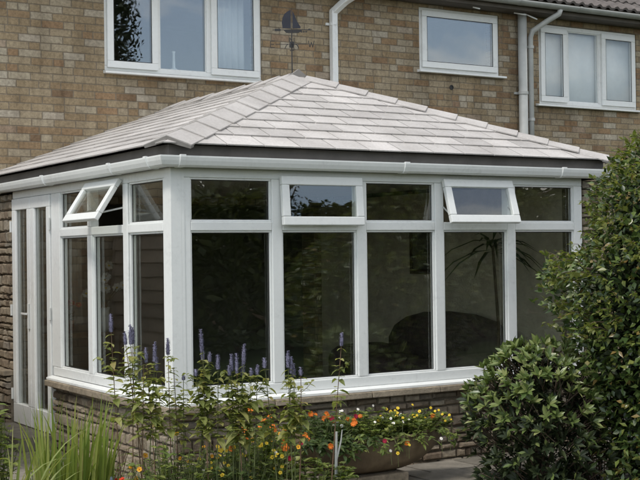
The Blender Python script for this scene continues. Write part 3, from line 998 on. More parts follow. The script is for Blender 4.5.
def tile_slope(o, u, poly2, ncourse, tw, seed):
    """o: eave origin, u: unit along the eave, up-slope unit v; poly2: outline in (u,s)"""
    rg = random.Random(seed)
    o, u, v = Vector(o), Vector(u[0]), Vector(u[1])
    n = u.cross(v)
    if n.z < 0: n = -n
    smax = max(p[1] for p in poly2); umin = min(p[0] for p in poly2); umax = max(p[0] for p in poly2)
    g = smax / ncourse
    ar = sum(poly2[i][0] * poly2[(i + 1) % len(poly2)][1] - poly2[(i + 1) % len(poly2)][0] * poly2[i][1] for i in range(len(poly2)))
    for k in range(ncourse):
        s0, s1 = k * g - (.028 if k == 0 else .0), (k + 1) * g + .02
        x = umin - tw * (0.5 if k % 2 else 0.02) - .13
        while x < umax:
            q = [(x + .005, s0), (x + tw - .005, s0), (x + tw - .005, s1), (x + .005, s1)]
            for i in range(len(poly2)):
                a, b = poly2[i], poly2[(i + 1) % len(poly2)]
                if abs(a[1]) < 1e-6 and abs(b[1]) < 1e-6:
                    continue
                if abs(a[1] - smax) < 1e-6 and abs(b[1] - smax) < 1e-6:
                    continue
                dx, dy = b[0] - a[0], b[1] - a[1]
                sgn = 1 if ar > 0 else -1
                q = clip_poly(q, -dy * sgn, dx * sgn, (dy * a[0] - dx * a[1]) * sgn) if len(q) > 2 else q
            if len(q) > 2:
                j0 = rg.uniform(-.0008, .0008)
                topv = []
                for (a, b) in q:
                    t = (b - s0) / (s1 - s0)
                    topv.append(o + u * a + v * b + n * (.021 * (1 - t) + .010 * t + j0))
                m_ = len(topv)
                botv = [p - n * .0095 for p in topv]
                tiles.add(topv + botv, [tuple(range(m_)), tuple(reversed(range(m_, 2 * m_)))] + [(i, m_ + i, m_ + (i + 1) % m_, (i + 1) % m_) for i in range(m_)])
            x += tw
sl_f = Vector((0, AY - EV, AZ - ZE)); lf = sl_f.length
tile_slope(C0, ((1, 0, 0), sl_f.normalized()), [(0, 0), (EX1 - EV, 0), (AX - EV, lf)], 10, .292, 11)
sl_l = Vector((AX - EV, 0, AZ - ZE)); ll = sl_l.length
tile_slope(C0, ((0, 1, 0), sl_l.normalized()), [(0, 0), (AY - EV, ll), (D - .004 - EV, ll), (D - .004 - EV, 0)], 11, .292, 12)
sl_r = Vector((AX - EX1, 0, AZ - ZE)); lr = sl_r.length
tile_slope(C1, ((0, 1, 0), sl_r.normalized()), [(0, 0), (AY - EV, lr), (D - .004 - EV, lr), (D - .004 - EV, 0)], 11, .292, 13)
roof = tiles.build("roof", M['tile'], con)
roof_u.build("underlay", M['underlay'], roof)

def caps(p0, p1, w1d, w2d, n, ww, first_end=True):
    """overlapping angle caps from p0 up to p1; w1d, w2d: wing directions down each slope"""
    p0, p1 = Vector(p0), Vector(p1)
    d = (p1 - p0).normalized(); L = (p1 - p0).length / n
    w1d, w2d = Vector(w1d).normalized(), Vector(w2d).normalized()
    n1 = d.cross(w1d); n1 = n1 if n1.z > 0 else -n1
    n2 = d.cross(w2d); n2 = n2 if n2.z > 0 else -n2
    up = (n1 + n2).normalized()
    for k in range(n):
        a = p0 + d * (L * k - .012 * (k > 0)); b = p0 + d * min(L * (k + 1) + .03, (p1 - p0).length + .015)
        m = MB()
        h0, h1, t = .040, .026, .013
        js = rng.uniform(-.004, .004)
        def sec(c, h, wm):
            return [c + w1d * ww * wm + n1 * (h - .006 + js), c + up * (h + .010), c + w2d * ww * wm + n2 * (h - .006 - js),
                    c + w2d * ww * wm + n2 * (h - t - .006 - js), c + up * (h - t + .008), c + w1d * ww * wm + n1 * (h - t - .006 + js)]
        V = sec(a, h0, 1.0) + sec(b, h1, .93)
        m.add(V, [(i, (i + 1) % 6, 6 + (i + 1) % 6, 6 + i) for i in range(6)] + [(5, 4, 1, 0), (4, 3, 2, 1), (6, 7, 10, 11), (7, 8, 9, 10)])
        m.build("hip_cap", M['cap'], roof, bevel=.003)
    if first_end:
        a = p0 - d * .003
        m = MB()
        m.prism([a + w1d * ww * .99 + n1 * .026, a + up * .044, a + w2d * ww * .99 + n2 * .026, a + w2d * ww * .99 + n2 * .006, a - up * .0, a + w1d * ww * .99 + n1 * .006], d * .05)
        m.build("cap_end", M['cap_end'], roof)

def wing(hipdir, slope_u, slope_v, down_sign_vec):
    """unit vector in the slope plane, perpendicular to the hip, pointing down-slope"""
    h = Vector(hipdir).normalized()
    n = Vector(slope_u).cross(Vector(slope_v)).normalized()
    w = h.cross(n)
    return w if w.z < 0 else -w
hl = A - C0; hr = A - C1
wf_l = wing(hl, (1, 0, 0), sl_f, None); wl_l = wing(hl, (0, 1, 0), sl_l, None)
caps(C0 + hl.normalized() * .035, A - hl.normalized() * .10, wf_l, wl_l, 10, .175)
wf_r = wing(hr, (1, 0, 0), sl_f, None); wr_r = wing(hr, (0, 1, 0), sl_r, None)
caps(C1 + hr.normalized() * -.02, A - hr.normalized() * .10, wf_r, wr_r, 10, .105)
caps(Vector((AX, AY - .02, AZ)), RB, -sl_l, -sl_r, 8, .15, False)
m = MB()
q0 = Vector((AX, AY - .045, AZ))
m.prism([q0 + Vector((-.14, 0, -.035)), q0 + Vector((0, 0, .062)), q0 + Vector((.14, 0, -.035))], (0, .03, 0))
m.build("ridge_end", M['cap_end'], roof)
# ceiling, floor and inner sill
mb = MB(); mb.box(.075, 3.735, .075, D - .006, 2.19, 2.205); mb.build("ceiling", M['cream'], con)
mb = MB(); mb.box(.262, 3.73, .262, D - .006, GZ, .085); mb.build("floor", M['floor'], con)
mb = MB(); mb.box(.072, XR, .072, .30, ZF_B - .04, ZF_B - .01); mb.box(.072, .30, .3005, 2.34, ZF_B - .04, ZF_B - .01); mb.build("inner_sill", M['upvc'], con, bevel=.004)

# ------------------------------------------------------------------ weathervane
wv = thing("weathervane", "dark iron weathervane with a sailing boat on the roof peak", "weathervane", (1.89, AY, AZ + .05))
Rz = Matrix.Rotation(R(-30), 4, 'Z')
def wvp(x, z, y=0.0):
    v = Rz @ Vector((x, y, 0)); return Vector((1.89 + v.x, AY + v.y, z))
mb = MB(); mb.tube([wvp(0, 3.09), wvp(0, 3.50)], [.0055, .0045], 8); mb.lathe(wvp(0, 3.375), [(.0, -.03), (.016, -.026), (.02, 0), (.016, .024), (0, .028)], 12)
mb.lathe(wvp(0, 3.09), [(.035, -.02), (.035, .025), (.008, .04)], 12)
mb.build("pole", M['iron'], wv)
mb = MB()
def wv_poly(pts, t=.005):
    mb.prism([wvp(x, z, -t / 2) for x, z in pts], Rz.to_3x3() @ Vector((0, t, 0)))
def wv_bar(a, b, w=.008, y0=0, y1=0):
    w *= .7
    mb.bar(wvp(a[0], a[1], y0), wvp(b[0], b[1], y1), w, .006, (0, 0, 1) if abs(a[1] - b[1]) < .5 * abs(a[0] - b[0]) + .001 else Rz @ Vector((1, 0, 0)))
wv_bar((-.165, 3.502), (.175, 3.502), .007)
wv_poly([(-.145, 3.492), (-.095, 3.492), (-.095, 3.512), (-.145, 3.512)])
wv_poly([(.135, 3.502), (.175, 3.502), (.15, 3.512)])
wv_poly([(-.07, 3.500), (.095, 3.500), (.06, 3.475), (-.045, 3.475)])
for xx in (.085, .105, .125):
    wv_poly([(xx - .012, 3.484), (xx, 3.492), (xx + .012, 3.484), (xx, 3.478)])
mb.build("boat_arrow", M['iron'], wv)
mb = MB()
wv_poly([(-.006, 3.515), (-.006, 3.672), (-.03, 3.664), (-.06, 3.640), (-.078, 3.605), (-.084, 3.565), (-.078, 3.518)])
wv_poly([(.008, 3.515), (.008, 3.668), (.026, 3.63), (.048, 3.575), (.078, 3.525), (.074, 3.515)])
mb.build("sail", M['sail'], wv)
mb = MB(); wv_bar((.001, 3.50), (.001, 3.685), .006); mb.build("mast", M['iron'], wv)
mb = MB()
wv_bar((-.14, 3.378), (.14, 3.378), .006)
mb.bar(wvp(0, 3.378, -.14), wvp(0, 3.378, .14), .006, .006, (0, 0, 1))
for k in (-1, 1):
    mb.tube([wvp(k * (.03 + .03 * math.sin(t * math.pi)), 3.378 + .0 + .018 * math.cos(t * 2 * math.pi) - .018, 0) for t in np.linspace(0, 1, 9)], .0035, 5)
mb.build("compass_arm", M['iron'], wv)
def letter(segs, cx, cy):
    global mb
    mb = MB()
    for (a, b) in segs:
        wv_bar((cx + a[0], 3.378 + a[1]), (cx + b[0], 3.378 + b[1]), .008, cy, cy)
    mb.build("compass_letter", M['iron'], wv)
h_, w_ = .028, .018
letter([((-w_, -h_), (-w_, h_)), ((-w_, h_), (w_, h_)), ((-w_, 0), (w_ * .7, 0)), ((-w_, -h_), (w_, -h_))], -.165, 0)
letter([((-.025, h_), (-.012, -h_)), ((-.012, -h_), (0, h_ * .6)), ((0, h_ * .6), (.012, -h_)), ((.012, -h_), (.025, h_))], .168, 0)
letter([((-w_, -h_), (-w_, h_)), ((-w_, h_), (w_, -h_)), ((w_, -h_), (w_, h_))], 0, -.16)
letter([((w_, h_), (-w_, h_)), ((-w_, h_), (-w_, 0)), ((-w_, 0), (w_, 0)), ((w_, 0), (w_, -h_)), ((w_, -h_), (-w_, -h_))], 0, .16)

# ------------------------------------------------------------------ things inside the conservatory
def blob(mb, c, r, seed=0, nu=14, nv=9, pw=.6, mi=0):
    """soft box (superellipsoid)"""
    V, F = [], []
    sp = lambda a: math.copysign(abs(a) ** pw, a)
    for i in range(nv + 1):
        t = -math.pi / 2 + math.pi * i / nv
        for j in range(nu):
            u = 2 * math.pi * j / nu
            V.append((c[0] + r[0] * sp(math.cos(t)) * sp(math.cos(u)), c[1] + r[1] * sp(math.cos(t)) * sp(math.sin(u)), c[2] + r[2] * sp(math.sin(t))))
    for i in range(nv):
        for j in range(nu):
            F.append((i * nu + j, i * nu + (j + 1) % nu, (i + 1) * nu + (j + 1) % nu, (i + 1) * nu + j))
    mb.add(V, F, mi)
sofa = thing("sofa", "dark rounded sofa standing inside behind the right-hand glazing", "sofa", (3.25, 1.6, .085))
for nme, c, r in (("base", (3.22, 1.6, .33), (.42, .92, .18)), ("backrest", (3.56, 1.6, .66), (.16, .96, .36)), ("armrest", (3.2, .72, .50), (.40, .13, .20)),
                  ("armrest", (3.2, 2.48, .50), (.40, .13, .20)), ("seat_cushion", (3.12, 1.17, .53), (.33, .40, .09)), ("seat_cushion", (3.12, 2.03, .53), (.33, .40, .09))):
    m = MB(); blob(m, c, r, pw=.85 if nme == "backrest" else .6); m.build(nme, M['sofa'], sofa, smooth=True)
for yy in (.78, 2.42):
    for xx in (2.9, 3.55):
        m = MB(); m.box(xx - .025, xx + .025, yy - .025, yy + .025, .086, .17); m.build("leg", M['wood_dark'], sofa)
pic = thing("framed_picture", "dark framed picture hanging on the inside wall above the sofa", "picture", (3.735, 2.17, 1.4))
m = MB(); yA, yB, zA, zB = 1.93, 2.42, 1.36, 1.85; t = .045
m.box(3.705, 3.736, yA, yB, zA, zA + t); m.box(3.705, 3.736, yA, yB, zB - t, zB); m.box(3.705, 3.736, yA, yA + t, zA + t + .001, zB - t - .001); m.box(3.705, 3.736, yB - t, yB, zA + t + .001, zB - t - .001)
m.build("frame", M['wood_dark'], pic, bevel=.004)
m = MB(); m.box(3.715, 3.73, yA + t + .001, yB - t - .001, zA + t + .001, zB - t - .001); m.build("print", M['picture'], pic)
palm = thing("potted_palm", "tall potted palm with drooping leaves just inside the right-hand panes", "plant", (3.3, .62, .085))
m = MB(); m.lathe((3.3, .62, .086), [(0, 0), (.11, 0), (.15, .26), (.135, .26), (.12, .22), (0, .22)], 18); m.build("pot", M['terracotta'], palm, smooth=True)
m = MB(); m.tube([(3.3, .62, .3), (3.32, .60, .9), (3.29, .63, 1.62)], [.018, .014, .011], 7); m.build("trunk", M['bark'], palm)
m = MB()
for k in range(22):
    a = rng.uniform(0, 6.28); el = rng.uniform(-.2, .9); L = rng.uniform(.38, .58)
    d = Vector((math.cos(a) * math.cos(el), math.sin(a) * math.cos(el), math.sin(el)))
    m.leaf((3.29, .63, 1.62 + rng.uniform(-.05, .05)), d, (0, 0, 1), L, .04, .55, 0, .2)
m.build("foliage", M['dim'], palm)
tab = thing("console_table", "dark side table against the house wall behind the left panes", "table", (1.0, 3.86, .085))
m = MB(); m.box(.42, 1.24, 3.70, 4.05, .80, .84); m.build("table_top", M['wood_dark'], tab, bevel=.004)
for xx in (.45, 1.17):
    for yy in (3.73, 3.98):
        m = MB(); m.box(xx, xx + .04, yy, yy + .04, .086, .799); m.build("leg", M['wood_dark'], tab)
def flower(mb, c, nrm, r, n, mi=0, mc=1, cup=.25, wide=.9, layers=1):
    c, nrm = Vector(c), Vector(nrm).normalized()
    u = nrm.cross(Vector((.3, .2, .9)))
    u = u.normalized() if u.length > .05 else nrm.cross(Vector((1, 0, 0))).normalized()
    v = nrm.cross(u)
    for l in range(layers):
        rr = r * (1 - .28 * l)
        off = rng.random() * 6.28
        for k in range(n):
            a = off + 2 * math.pi * k / n
            d = u * math.cos(a) + v * math.sin(a)
            s = u * -math.sin(a) + v * math.cos(a)
            w = rr * math.sin(math.pi / n) * 1.15 * wide
            b = c + nrm * (.004 * l)
            V = [b, b + d * rr * .55 + s * w * .9 + nrm * rr * cup * .5, b + d * rr + s * w * .45 + nrm * rr * cup, b + d * rr - s * w * .45 + nrm * rr * cup, b + d * rr * .55 - s * w * .9 + nrm * rr * cup * .5]
            mb.add(V, [(0, 1, 2, 3, 4)], mi)
    V, F = [], []
    for j in range(6):
        a = j * math.pi / 3
        V.append(c + (u * math.cos(a) + v * math.sin(a)) * r * .26 + nrm * .003)
    V.append(c + nrm * (r * .16 + .004))
    mb.add(V, [(j, (j + 1) % 6, 6) for j in range(6)], mc)
vase = thing("flower_vase", "vase of tall white flowers standing on the indoor side table", "vase", (1.06, 3.86, .842))
m = MB(); m.lathe((1.06, 3.86, .842), [(0, 0), (.05, 0), (.075, .1), (.045, .2), (.055, .23), (.047, .23), (.04, .2), (0, .05)], 16); m.build("vessel", M['net'], vase, smooth=True)
m = MB(); fm = MB()
for k in range(16):
    p = Vector((1.06 + rng.gauss(0, .09), 3.86 + rng.gauss(0, .06), 1.32 + rng.gauss(0, .07)))
    m.tube([(1.06, 3.86, 1.04), (p + Vector((1.06, 3.86, 1.04))) / 2 + Vector((0, 0, .03)), p], .003, 4)
    flower(fm, p, (rng.gauss(0, .3), -1, rng.uniform(0, .8)), .045, 7, 0, 1)
m.build("stem", M['stem'], vase); fm.build("blossom", [M['white'], M['yellow']], vase)
pot = thing("red_potplant", "red-flowered pot plant standing on the indoor side table", "plant", (.66, 3.84, .842))
m = MB(); m.lathe((.66, 3.84, .842), [(0, 0), (.06, 0), (.08, .12), (.07, .12), (.065, .1), (0, .1)], 16); m.build("pot", M['terracotta'], pot, smooth=True)
m = MB(); fm = MB()
for k in range(40):
    a = rng.uniform(0, 6.28); m.leaf((.66, 3.84, .95), (math.cos(a), math.sin(a), rng.uniform(.2, 1.6)), (0, 0, 1), rng.uniform(.08, .16), .05)
for k in range(14):
    flower(fm, (.66 + rng.gauss(0, .07), 3.82 + rng.gauss(0, .06), 1.03 + rng.uniform(0, .1)), (rng.gauss(0, .4), -.7, .6), .032, 5, 0, 1)
m.build("foliage", M['herb_dark'], pot); fm.build("blossom", [M['scarlet'], M['yellow']], pot)
cur = drape("curtain", .70, .90, D - .10, .90, 2.1, .02, 60, M['curtain'], None)
tag(cur, "pale cream curtain hanging inside behind the left side glazing", "curtain")

# ------------------------------------------------------------------ boat planter
PX, PY, PZ = 1.24, -.46, GZ + .022
pl = thing("boat_planter", "brown boat-shaped planter full of flowers below the front windows", "planter", (PX, PY, PZ))
def hull(off=0.0, ztop=0.0):
    """half-length .70; returns rings"""
    rings = []
    n = 18
    for i in range(n + 1):
        t = -1 + 2 * i / n
        x = PX + .70 * t
        half = (.235 - off) * (1 - abs(t) ** 2.4) + .004
        keel = PZ + .085 + .27 * abs(t) ** 3.0 + off
        sheer = PZ + .335 + .10 * abs(t) ** 3.0
        ring = []
        for j in range(11):
            a = math.pi * j / 10
            cy = math.cos(a); sz = math.sin(a)
            ring.append((x, PY - half * math.copysign(abs(cy) ** .8, cy), sheer - (sheer - keel) * (sz ** .75)))
        rings.append(ring)
    return rings
ro, ri = hull(), hull(.02)
mb = MB()
V = [p for r_ in ro for p in r_] + [p for r_ in ri for p in r_]
F = []; nr = len(ro); base = nr * 11
for i in range(nr - 1):
    for j in range(10):
        F.append((i * 11 + j, (i + 1) * 11 + j, (i + 1) * 11 + j + 1, i * 11 + j + 1))
        F.append((base + i * 11 + j, base + i * 11 + j + 1, base + (i + 1) * 11 + j + 1, base + (i + 1) * 11 + j))
    for j in (0, 10):
        F.append((i * 11 + j, base + i * 11 + j, base + (i + 1) * 11 + j, (i + 1) * 11 + j))
mb.add(V, F)
mb.build("hull", M['planter'], pl, smooth=True)
mb = MB()
for sgn in (-1, 1):
    mb.tube([(r_[0 if sgn < 0 else 10][0], r_[0 if sgn < 0 else 10][1], r_[0][2] + .003) for r_ in ro], .012, 6)
mb.build("rim", M['planter'], pl, smooth=True)
mb = MB(); mb.box(PX - .30, PX + .24, PY - .17, PY + .15, PZ, PZ + .088); mb.build("foot", M['coping'], pl, bevel=.01)
mb = MB()
sv, sf = [], []
for r_ in ri[1:-1]:
    sv += [(r_[0][0], r_[0][1] * .97 + PY * .03, PZ + .305), (r_[0][0], PY, PZ + .33), (r_[10][0], r_[10][1] * .97 + PY * .03, PZ + .305)]
for i in range(len(ri) - 3):
    a = i * 3; sf += [(a, a + 3, a + 4, a + 1), (a + 1, a + 4, a + 5, a + 2)]
mb.add(sv, sf); mb.build("soil", M['soil'], pl, smooth=True)

# ------------------------------------------------------------------ herbaceous plants
def herb(name, label, cat, base, rx, ry, h, nst, leafL, leafW, lmat, flowers, group=None, spread=.5, leaf_up=.4, fern=False, stem_mat='stem', nl=9, trail=0, tip_dy=.3):
    """bushy plant: stems with leaves, flowers = list of (mats, count, radius, petals, cup, layers)"""
    t = thing(name, label, cat, base, 0, group)
    bx, by, bz = base
    st, lf = MB(), MB()
    tips = []
    for k in range(nst):
        a = rng.uniform(0, 6.283); rr = math.sqrt(rng.random())
        ex, ey = bx + rx * rr * math.cos(a), by + ry * rr * math.sin(a)
        hz = h * rng.uniform(.6, 1.0) * (1 - .35 * rr * rr)
        p0 = Vector((bx + (ex - bx) * (1 - spread), by + (ey - by) * (1 - spread), bz))
        p2 = Vector((ex, ey, bz + hz))
        p1 = (p0 + p2) / 2 + Vector((rng.uniform(-.03, .03), rng.uniform(-.03, .03), hz * .08))
        st.tube([p0, p1, p2], [.0035, .003, .0018], 4)
        tips.append(p2)
        for q in range(nl):
            u = rng.uniform(.18, 1.0)
            p = p0 * (1 - u) ** 2 + p1 * 2 * u * (1 - u) + p2 * u * u
            aa = rng.uniform(0, 6.283)
            d = Vector((math.cos(aa), math.sin(aa), rng.uniform(-.2, .2) + leaf_up))
            L = leafL * rng.uniform(.6, 1.15)
            if fern:
                for s_ in range(5):
                    w = (s_ - 2) * .45
                    dd = Vector((math.cos(aa + w), math.sin(aa + w), leaf_up + rng.uniform(-.2, .3)))
                    lf.leaf(p, dd, (0, 0, 1), L * rng.uniform(.7, 1), leafW, .2)
            else:
                lf.leaf(p, d, (rng.gauss(0, .25), rng.gauss(0, .25), 1), L, leafW * rng.uniform(.75, 1.15), rng.uniform(.05, .5))
    for k in range(trail):
        x = bx + rng.uniform(-rx, rx); sg = -1 if rng.random() < .8 else 1
        p0 = Vector((x, by, bz + .02)); p1 = Vector((x + rng.uniform(-.05, .05), by + sg * ry * .85, bz + rng.uniform(.06, .12)))
        p2 = Vector((x + rng.uniform(-.1, .1), by + sg * ry * rng.uniform(1.0, 1.15), bz - rng.uniform(-.05, .07)))
        st.tube([p0 * (1 - u) ** 2 + p1 * 2 * u * (1 - u) + p2 * u * u for u in (0, .25, .5, .75, 1)], .0022, 4)
        tips.append(p2 + Vector((0, -.01, 0)))
        for q in range(nl + 5):
            u = rng.uniform(.35, 1.0)
            p = p0 * (1 - u) ** 2 + p1 * 2 * u * (1 - u) + p2 * u * u
            lf.leaf(p, (rng.gauss(0, 1), sg * abs(rng.gauss(0, .6)), rng.uniform(-.5, .5)), (0, sg * .5, 1), leafL * rng.uniform(.6, 1.1), leafW * rng.uniform(.8, 1.3), .3)
    st.build("stems", M[stem_mat], t)
    lf.build("foliage", M[lmat], t)
    for (mats, cnt, r, n, cup, lay) in flowers:
        for k in range(cnt):
            a = rng.choice(tips)
            p = a + Vector((rng.gauss(0, .02), rng.gauss(0, .02), rng.uniform(.0, .035)))
            fm = MB()
            fm.tube([p - Vector((rng.uniform(-.02, .02), rng.uniform(-.02, .02), .09)), p], .0015, 4, 2)
            flower(fm, p, (-.45 + rng.gauss(0, .35), -.75 + rng.gauss(0, .3), rng.uniform(.1, .9)), r * rng.uniform(.75, 1.15), n, 0, 1, cup, .95, lay)
            fm.build("flower", [M[mats[0]], M[mats[1]], M['stem']], t)
    return t
SZ = PZ + .315
herb("daisy_plant", "white daisies in the middle of the boat planter", "flowers", (1.22, PY - .05, SZ), .32, .27, .22, 80, .055, .02, 'herb', [(('white', 'yellow'), 24, .0111, 9, .1, 1)], fern=True, nl=6, trail=16)
herb("marigold_plant", "orange and dark red flowers at the left end of the boat planter", "flowers", (.84, PY - .05, SZ), .30, .26, .22, 70, .06, .028, 'herb_dark',
     [(('orange', 'amber'), 14, .0185, 7, .35, 2), (('crimson', 'brownred'), 3, .0192, 8, .3, 2)], nl=9, trail=20)
herb("bidens_plant", "small yellow flowers trailing at the right end of the boat planter", "flowers", (1.56, PY - .05, SZ), .34, .22, .19, 80, .055, .018, 'herb', [(('yellow', 'amber'), 33, .0111, 5, .1, 1), (('orange', 'amber'), 3, .0192, 7, .3, 2)], fern=True, nl=6, trail=16)
herb("ground_nasturtium", "orange nasturtiums in the bed just left of the boat planter", "flowers", (.30, -.66, GZ), .34, .22, .64, 90, .06, .05, 'herb',
     [(('orange', 'amber'), 16, .0200, 5, .3, 1), (('amber', 'brownred'), 4, .0192, 5, .25, 1), (('crimson', 'brownred'), 3, .0207, 9, .3, 2)], leaf_up=.7, nl=8)
herb("yellow_loosestrife", "leafy plant dotted with yellow flowers under the first front window", "flowers", (.05, -.84, GZ), .30, .20, .56, 90, .05, .026, 'herb', [(('yellow', 'amber'), 39, .0118, 5, .2, 1), (('white', 'yellow'), 4, .0133, 7, .1, 1)], nl=9)
herb("feathery_shrub", "low pale green leafy plant at the bottom edge in front of the planter", "plant", (.45, -1.06, GZ), .36, .24, .36, 80, .075, .024, 'herb', [], fern=True, nl=6)
herb("fern_plant", "low dark feathery foliage at the bottom between hyssop stems", "plant", (-.08, -1.05, GZ), .38, .25, .40, 80, .07, .014, 'herb_dark', [], fern=True, nl=6)
herb("poppy_plant", "scarlet flowers low at the bottom beside the strappy leaves", "flowers", (-.66, -.78, GZ), .22, .18, .33, 40, .07, .02, 'herb', [(('scarlet', 'brownred'), 10, .0178, 5, .4, 2), (('bluegrey', 'white'), 3, .0133, 6, .3, 1)], nl=7)
herb("low_stone_plant", "small dark leafy plant at the foot of the dwarf wall corner", "plant", (-.26, -.62, GZ), .34, .20, .50, 80, .06, .026, 'herb', [(('amber', 'orange'), 8, .0148, 5, .3, 1)], nl=7)
herb("edge_shrub", "pale green leafy shrub at the left edge beside the doors", "shrub", (-1.13, .27, GZ), .17, .2, .74, 44, .085, .045, 'herb', [], nl=9)
herb("wall_plant", "small dark trailing plant on the stone ledge left of the doors", "plant", (-.035, 3.95, ZS_T + .002), .07, .10, .26, 14, .07, .035, 'herb_dark', [], nl=8)

herb("pale_leafy_plant", "soft pale green leafy plant in front of the dwarf wall corner", "plant", (-.42, -.92, GZ), .30, .2, .56, 75, .065, .03, 'herb', [(('amber', 'orange'), 4, .014, 5, .3, 1)], nl=8)
herb("thin_leafed_plant", "wispy plant with thin leaves in front of the left dwarf wall", "plant", (-.62, -.35, GZ), .24, .26, .50, 40, .08, .014, 'herb', [], nl=9, stem_mat='redstem')
# strap-leaved clumps
def blade(mb, p, d, L, W, bend, seg=9, mi=0, tip=.25):
    p, d = Vector(p), Vector(d).normalized()
    hz = Vector((d.x, d.y, 0)); hz = hz.normalized() if hz.length > .02 else Vector((1, 0, 0))
    s = hz.cross(Vector((0, 0, 1)))
    tw = rng.uniform(-.9, .9); s = (s * math.cos(tw) + hz * math.sin(tw))
    V = []; c = p.copy(); dd = d.copy()
    for i in range(seg + 1):
        t = i / seg
        w = W * (.55 + .9 * t) if t < .4 else W * .91 * (1 - ((t - .4) / .6) ** 1.8)
        V += [c + s * w / 2 + hz * w * .12, c, c - s * w / 2 + hz * w * .12]
        dd = (dd + hz * bend * (t + .1) / seg * 3 - Vector((0, 0, bend * t * t * 1.6 / seg * 3))).normalized()
        c = c + dd * L / seg
    mb.add(V, [(i * 3 + j, i * 3 + 3 + j, i * 3 + 4 + j, i * 3 + 1 + j) for i in range(seg) for j in (0, 1)], mi)
def clump(name, label, base, rad, n, L, W, bend, mat, lean=.25):
    t = thing(name, label, "plant", base)
    m = MB()
    for k in range(n):
        a = rng.uniform(0, 6.283); rr = rad * math.sqrt(rng.random())
        p = (base[0] + rr * math.cos(a), base[1] + rr * math.sin(a), base[2])
        a2 = a + rng.gauss(0, .7); le = abs(rng.gauss(0, lean))
        blade(m, p, (math.cos(a2) * le, math.sin(a2) * le, 1), rng.uniform(*L), W * rng.uniform(.7, 1.2), abs(rng.gauss(0, bend)))
    m.build("foliage", mat, t)
    return t
clump("strap_leaf_plant", "tall clump of upright yellow-green strap leaves in front of the doors", (-.93, -.58, GZ), .23, 210, (.34, .84), .022, .15, M['grass'], .085)
clump("arching_leaf_plant", "clump of pale arching strap leaves in the bottom left corner", (-1.46, -1.0, GZ), .13, 46, (.58, .92), .022, .62, M['varieg'], .5)

# hyssop: upright stems with purple spikes
def spike(mb, p, d, L, r):
    p, d = Vector(p), Vector(d).normalized()
    u = d.cross(Vector((1, .2, 0))).normalized(); v = d.cross(u)
    mb.tube([p, p + d * L * .5, p + d * L], [r * .5, r * .55, r * .15], 6)
    n = int(L / .0055)
    for i in range(n):
        t = i / n
        rr = r * (1 - .6 * max(0, t - .6) / .4) * (1 - .25 * max(0, .15 - t) / .15)
        for k in range(5):
            a = rng.uniform(0, 6.28)
            o = u * math.cos(a) + v * math.sin(a)
            q = p + d * (L * t) + o * rr * .55
            s = .0055
            e1 = o * s * 1.5 + d * s * 1.1
            w = d.cross(o) * s * .7
            mb.add([q, q + e1 * .5 + w, q + e1, q + e1 * .5 - w], [(0, 1, 2, 3)])
def hyssop(label, stems_, group):
    x0 = sum(s[0][0] for s in stems_) / len(stems_); y0 = sum(s[0][1] for s in stems_) / len(stems_)
    t = thing("hyssop_plant", label, "flowers", (x0, y0, GZ), 0, group)
    for (tx, ty, tz), sl, nleaf in stems_:
        nleaf = int(nleaf * 1.2)
        b = Vector((x0 + (tx - x0) * .45 + rng.uniform(-.04, .04), y0 + (ty - y0) * .45 + rng.uniform(-.04, .04), GZ))
        b += Vector((rng.gauss(0, .05), rng.gauss(0, .05), 0))
        top = Vector((tx, ty, tz - sl))
        mid = (b + top) / 2 + Vector((rng.uniform(-.025, .025), rng.uniform(-.025, .025), .02))
        def at(u):
            return b * (1 - u) ** 2 + mid * 2 * u * (1 - u) + top * u * u
        m = MB(); m.tube([at(u / 8) for u in range(9)], [.0042 - .0022 * u / 8 for u in range(9)], 5)
        so = m.build("stem", M['redstem'] if rng.random() < .5 else M['stem'], t)
        lf = MB()
        h = top.z - GZ
        for q in range(nleaf):
            u = 1 - .02 - .47 * (q / nleaf) ** 1.0
            p = at(u)
            a = q * 1.571 + rng.uniform(-.3, .3)
            for s_ in (0, math.pi):
                L = rng.uniform(.045, .09) * (.55 + .6 * min(1, q / 4)) * (1 if rng.random() < .93 else .5)
                d = Vector((math.cos(a + s_), math.sin(a + s_), rng.uniform(-.25, .45)))
                lf.leaf(p, d, (rng.gauss(0, .2), rng.gauss(0, .2), 1), L, L * rng.uniform(.5, .68), rng.uniform(.15, .7))
                if q > 1 and rng.random() < .8:
                    p2 = p + d.normalized() * L * .4 + Vector((0, 0, .02))
                    for z_ in range(4):
                        a3 = rng.uniform(0, 6.28)
                        lf.leaf(p2, (math.cos(a3), math.sin(a3), .4), (0, 0, 1), L * .55, L * .32, .3)
        for q in range(rng.randint(2, 4)):
            u = rng.uniform(.52, .95); p = at(u); a = rng.uniform(0, 6.283)
            L = rng.uniform(.05, .15) * (1.25 - u * .6)
            e_ = p + Vector((math.cos(a) * .75, math.sin(a) * .75, .75)) * L
            lf.tube([p, (p + e_) / 2 + Vector((0, 0, -.008)), e_], [.0018, .0015, .001], 4)
            for w in range(int(4 + L * 50)):
                v = rng.uniform(.25, 1.05); aa = rng.uniform(0, 6.283); LL = rng.uniform(.025, .058)
                lf.leaf(p + (e_ - p) * v, (math.cos(aa), math.sin(aa), rng.uniform(-.3, .5)), (rng.gauss(0, .25), rng.gauss(0, .25), 1), LL, LL * rng.uniform(.5, .7), rng.uniform(.1, .6))
        lf.build("leaves", M['hyssop'], so)
        if sl > .01:
            sp = MB(); spike(sp, top + Vector((0, 0, -.005)), (top - mid).normalized() + Vector((0, 0, 1.2)), sl, .0195)
            sp.build("flower_spike", M['spike'], so)
    return t
HG = "purple-spiked hyssops growing along the conservatory"
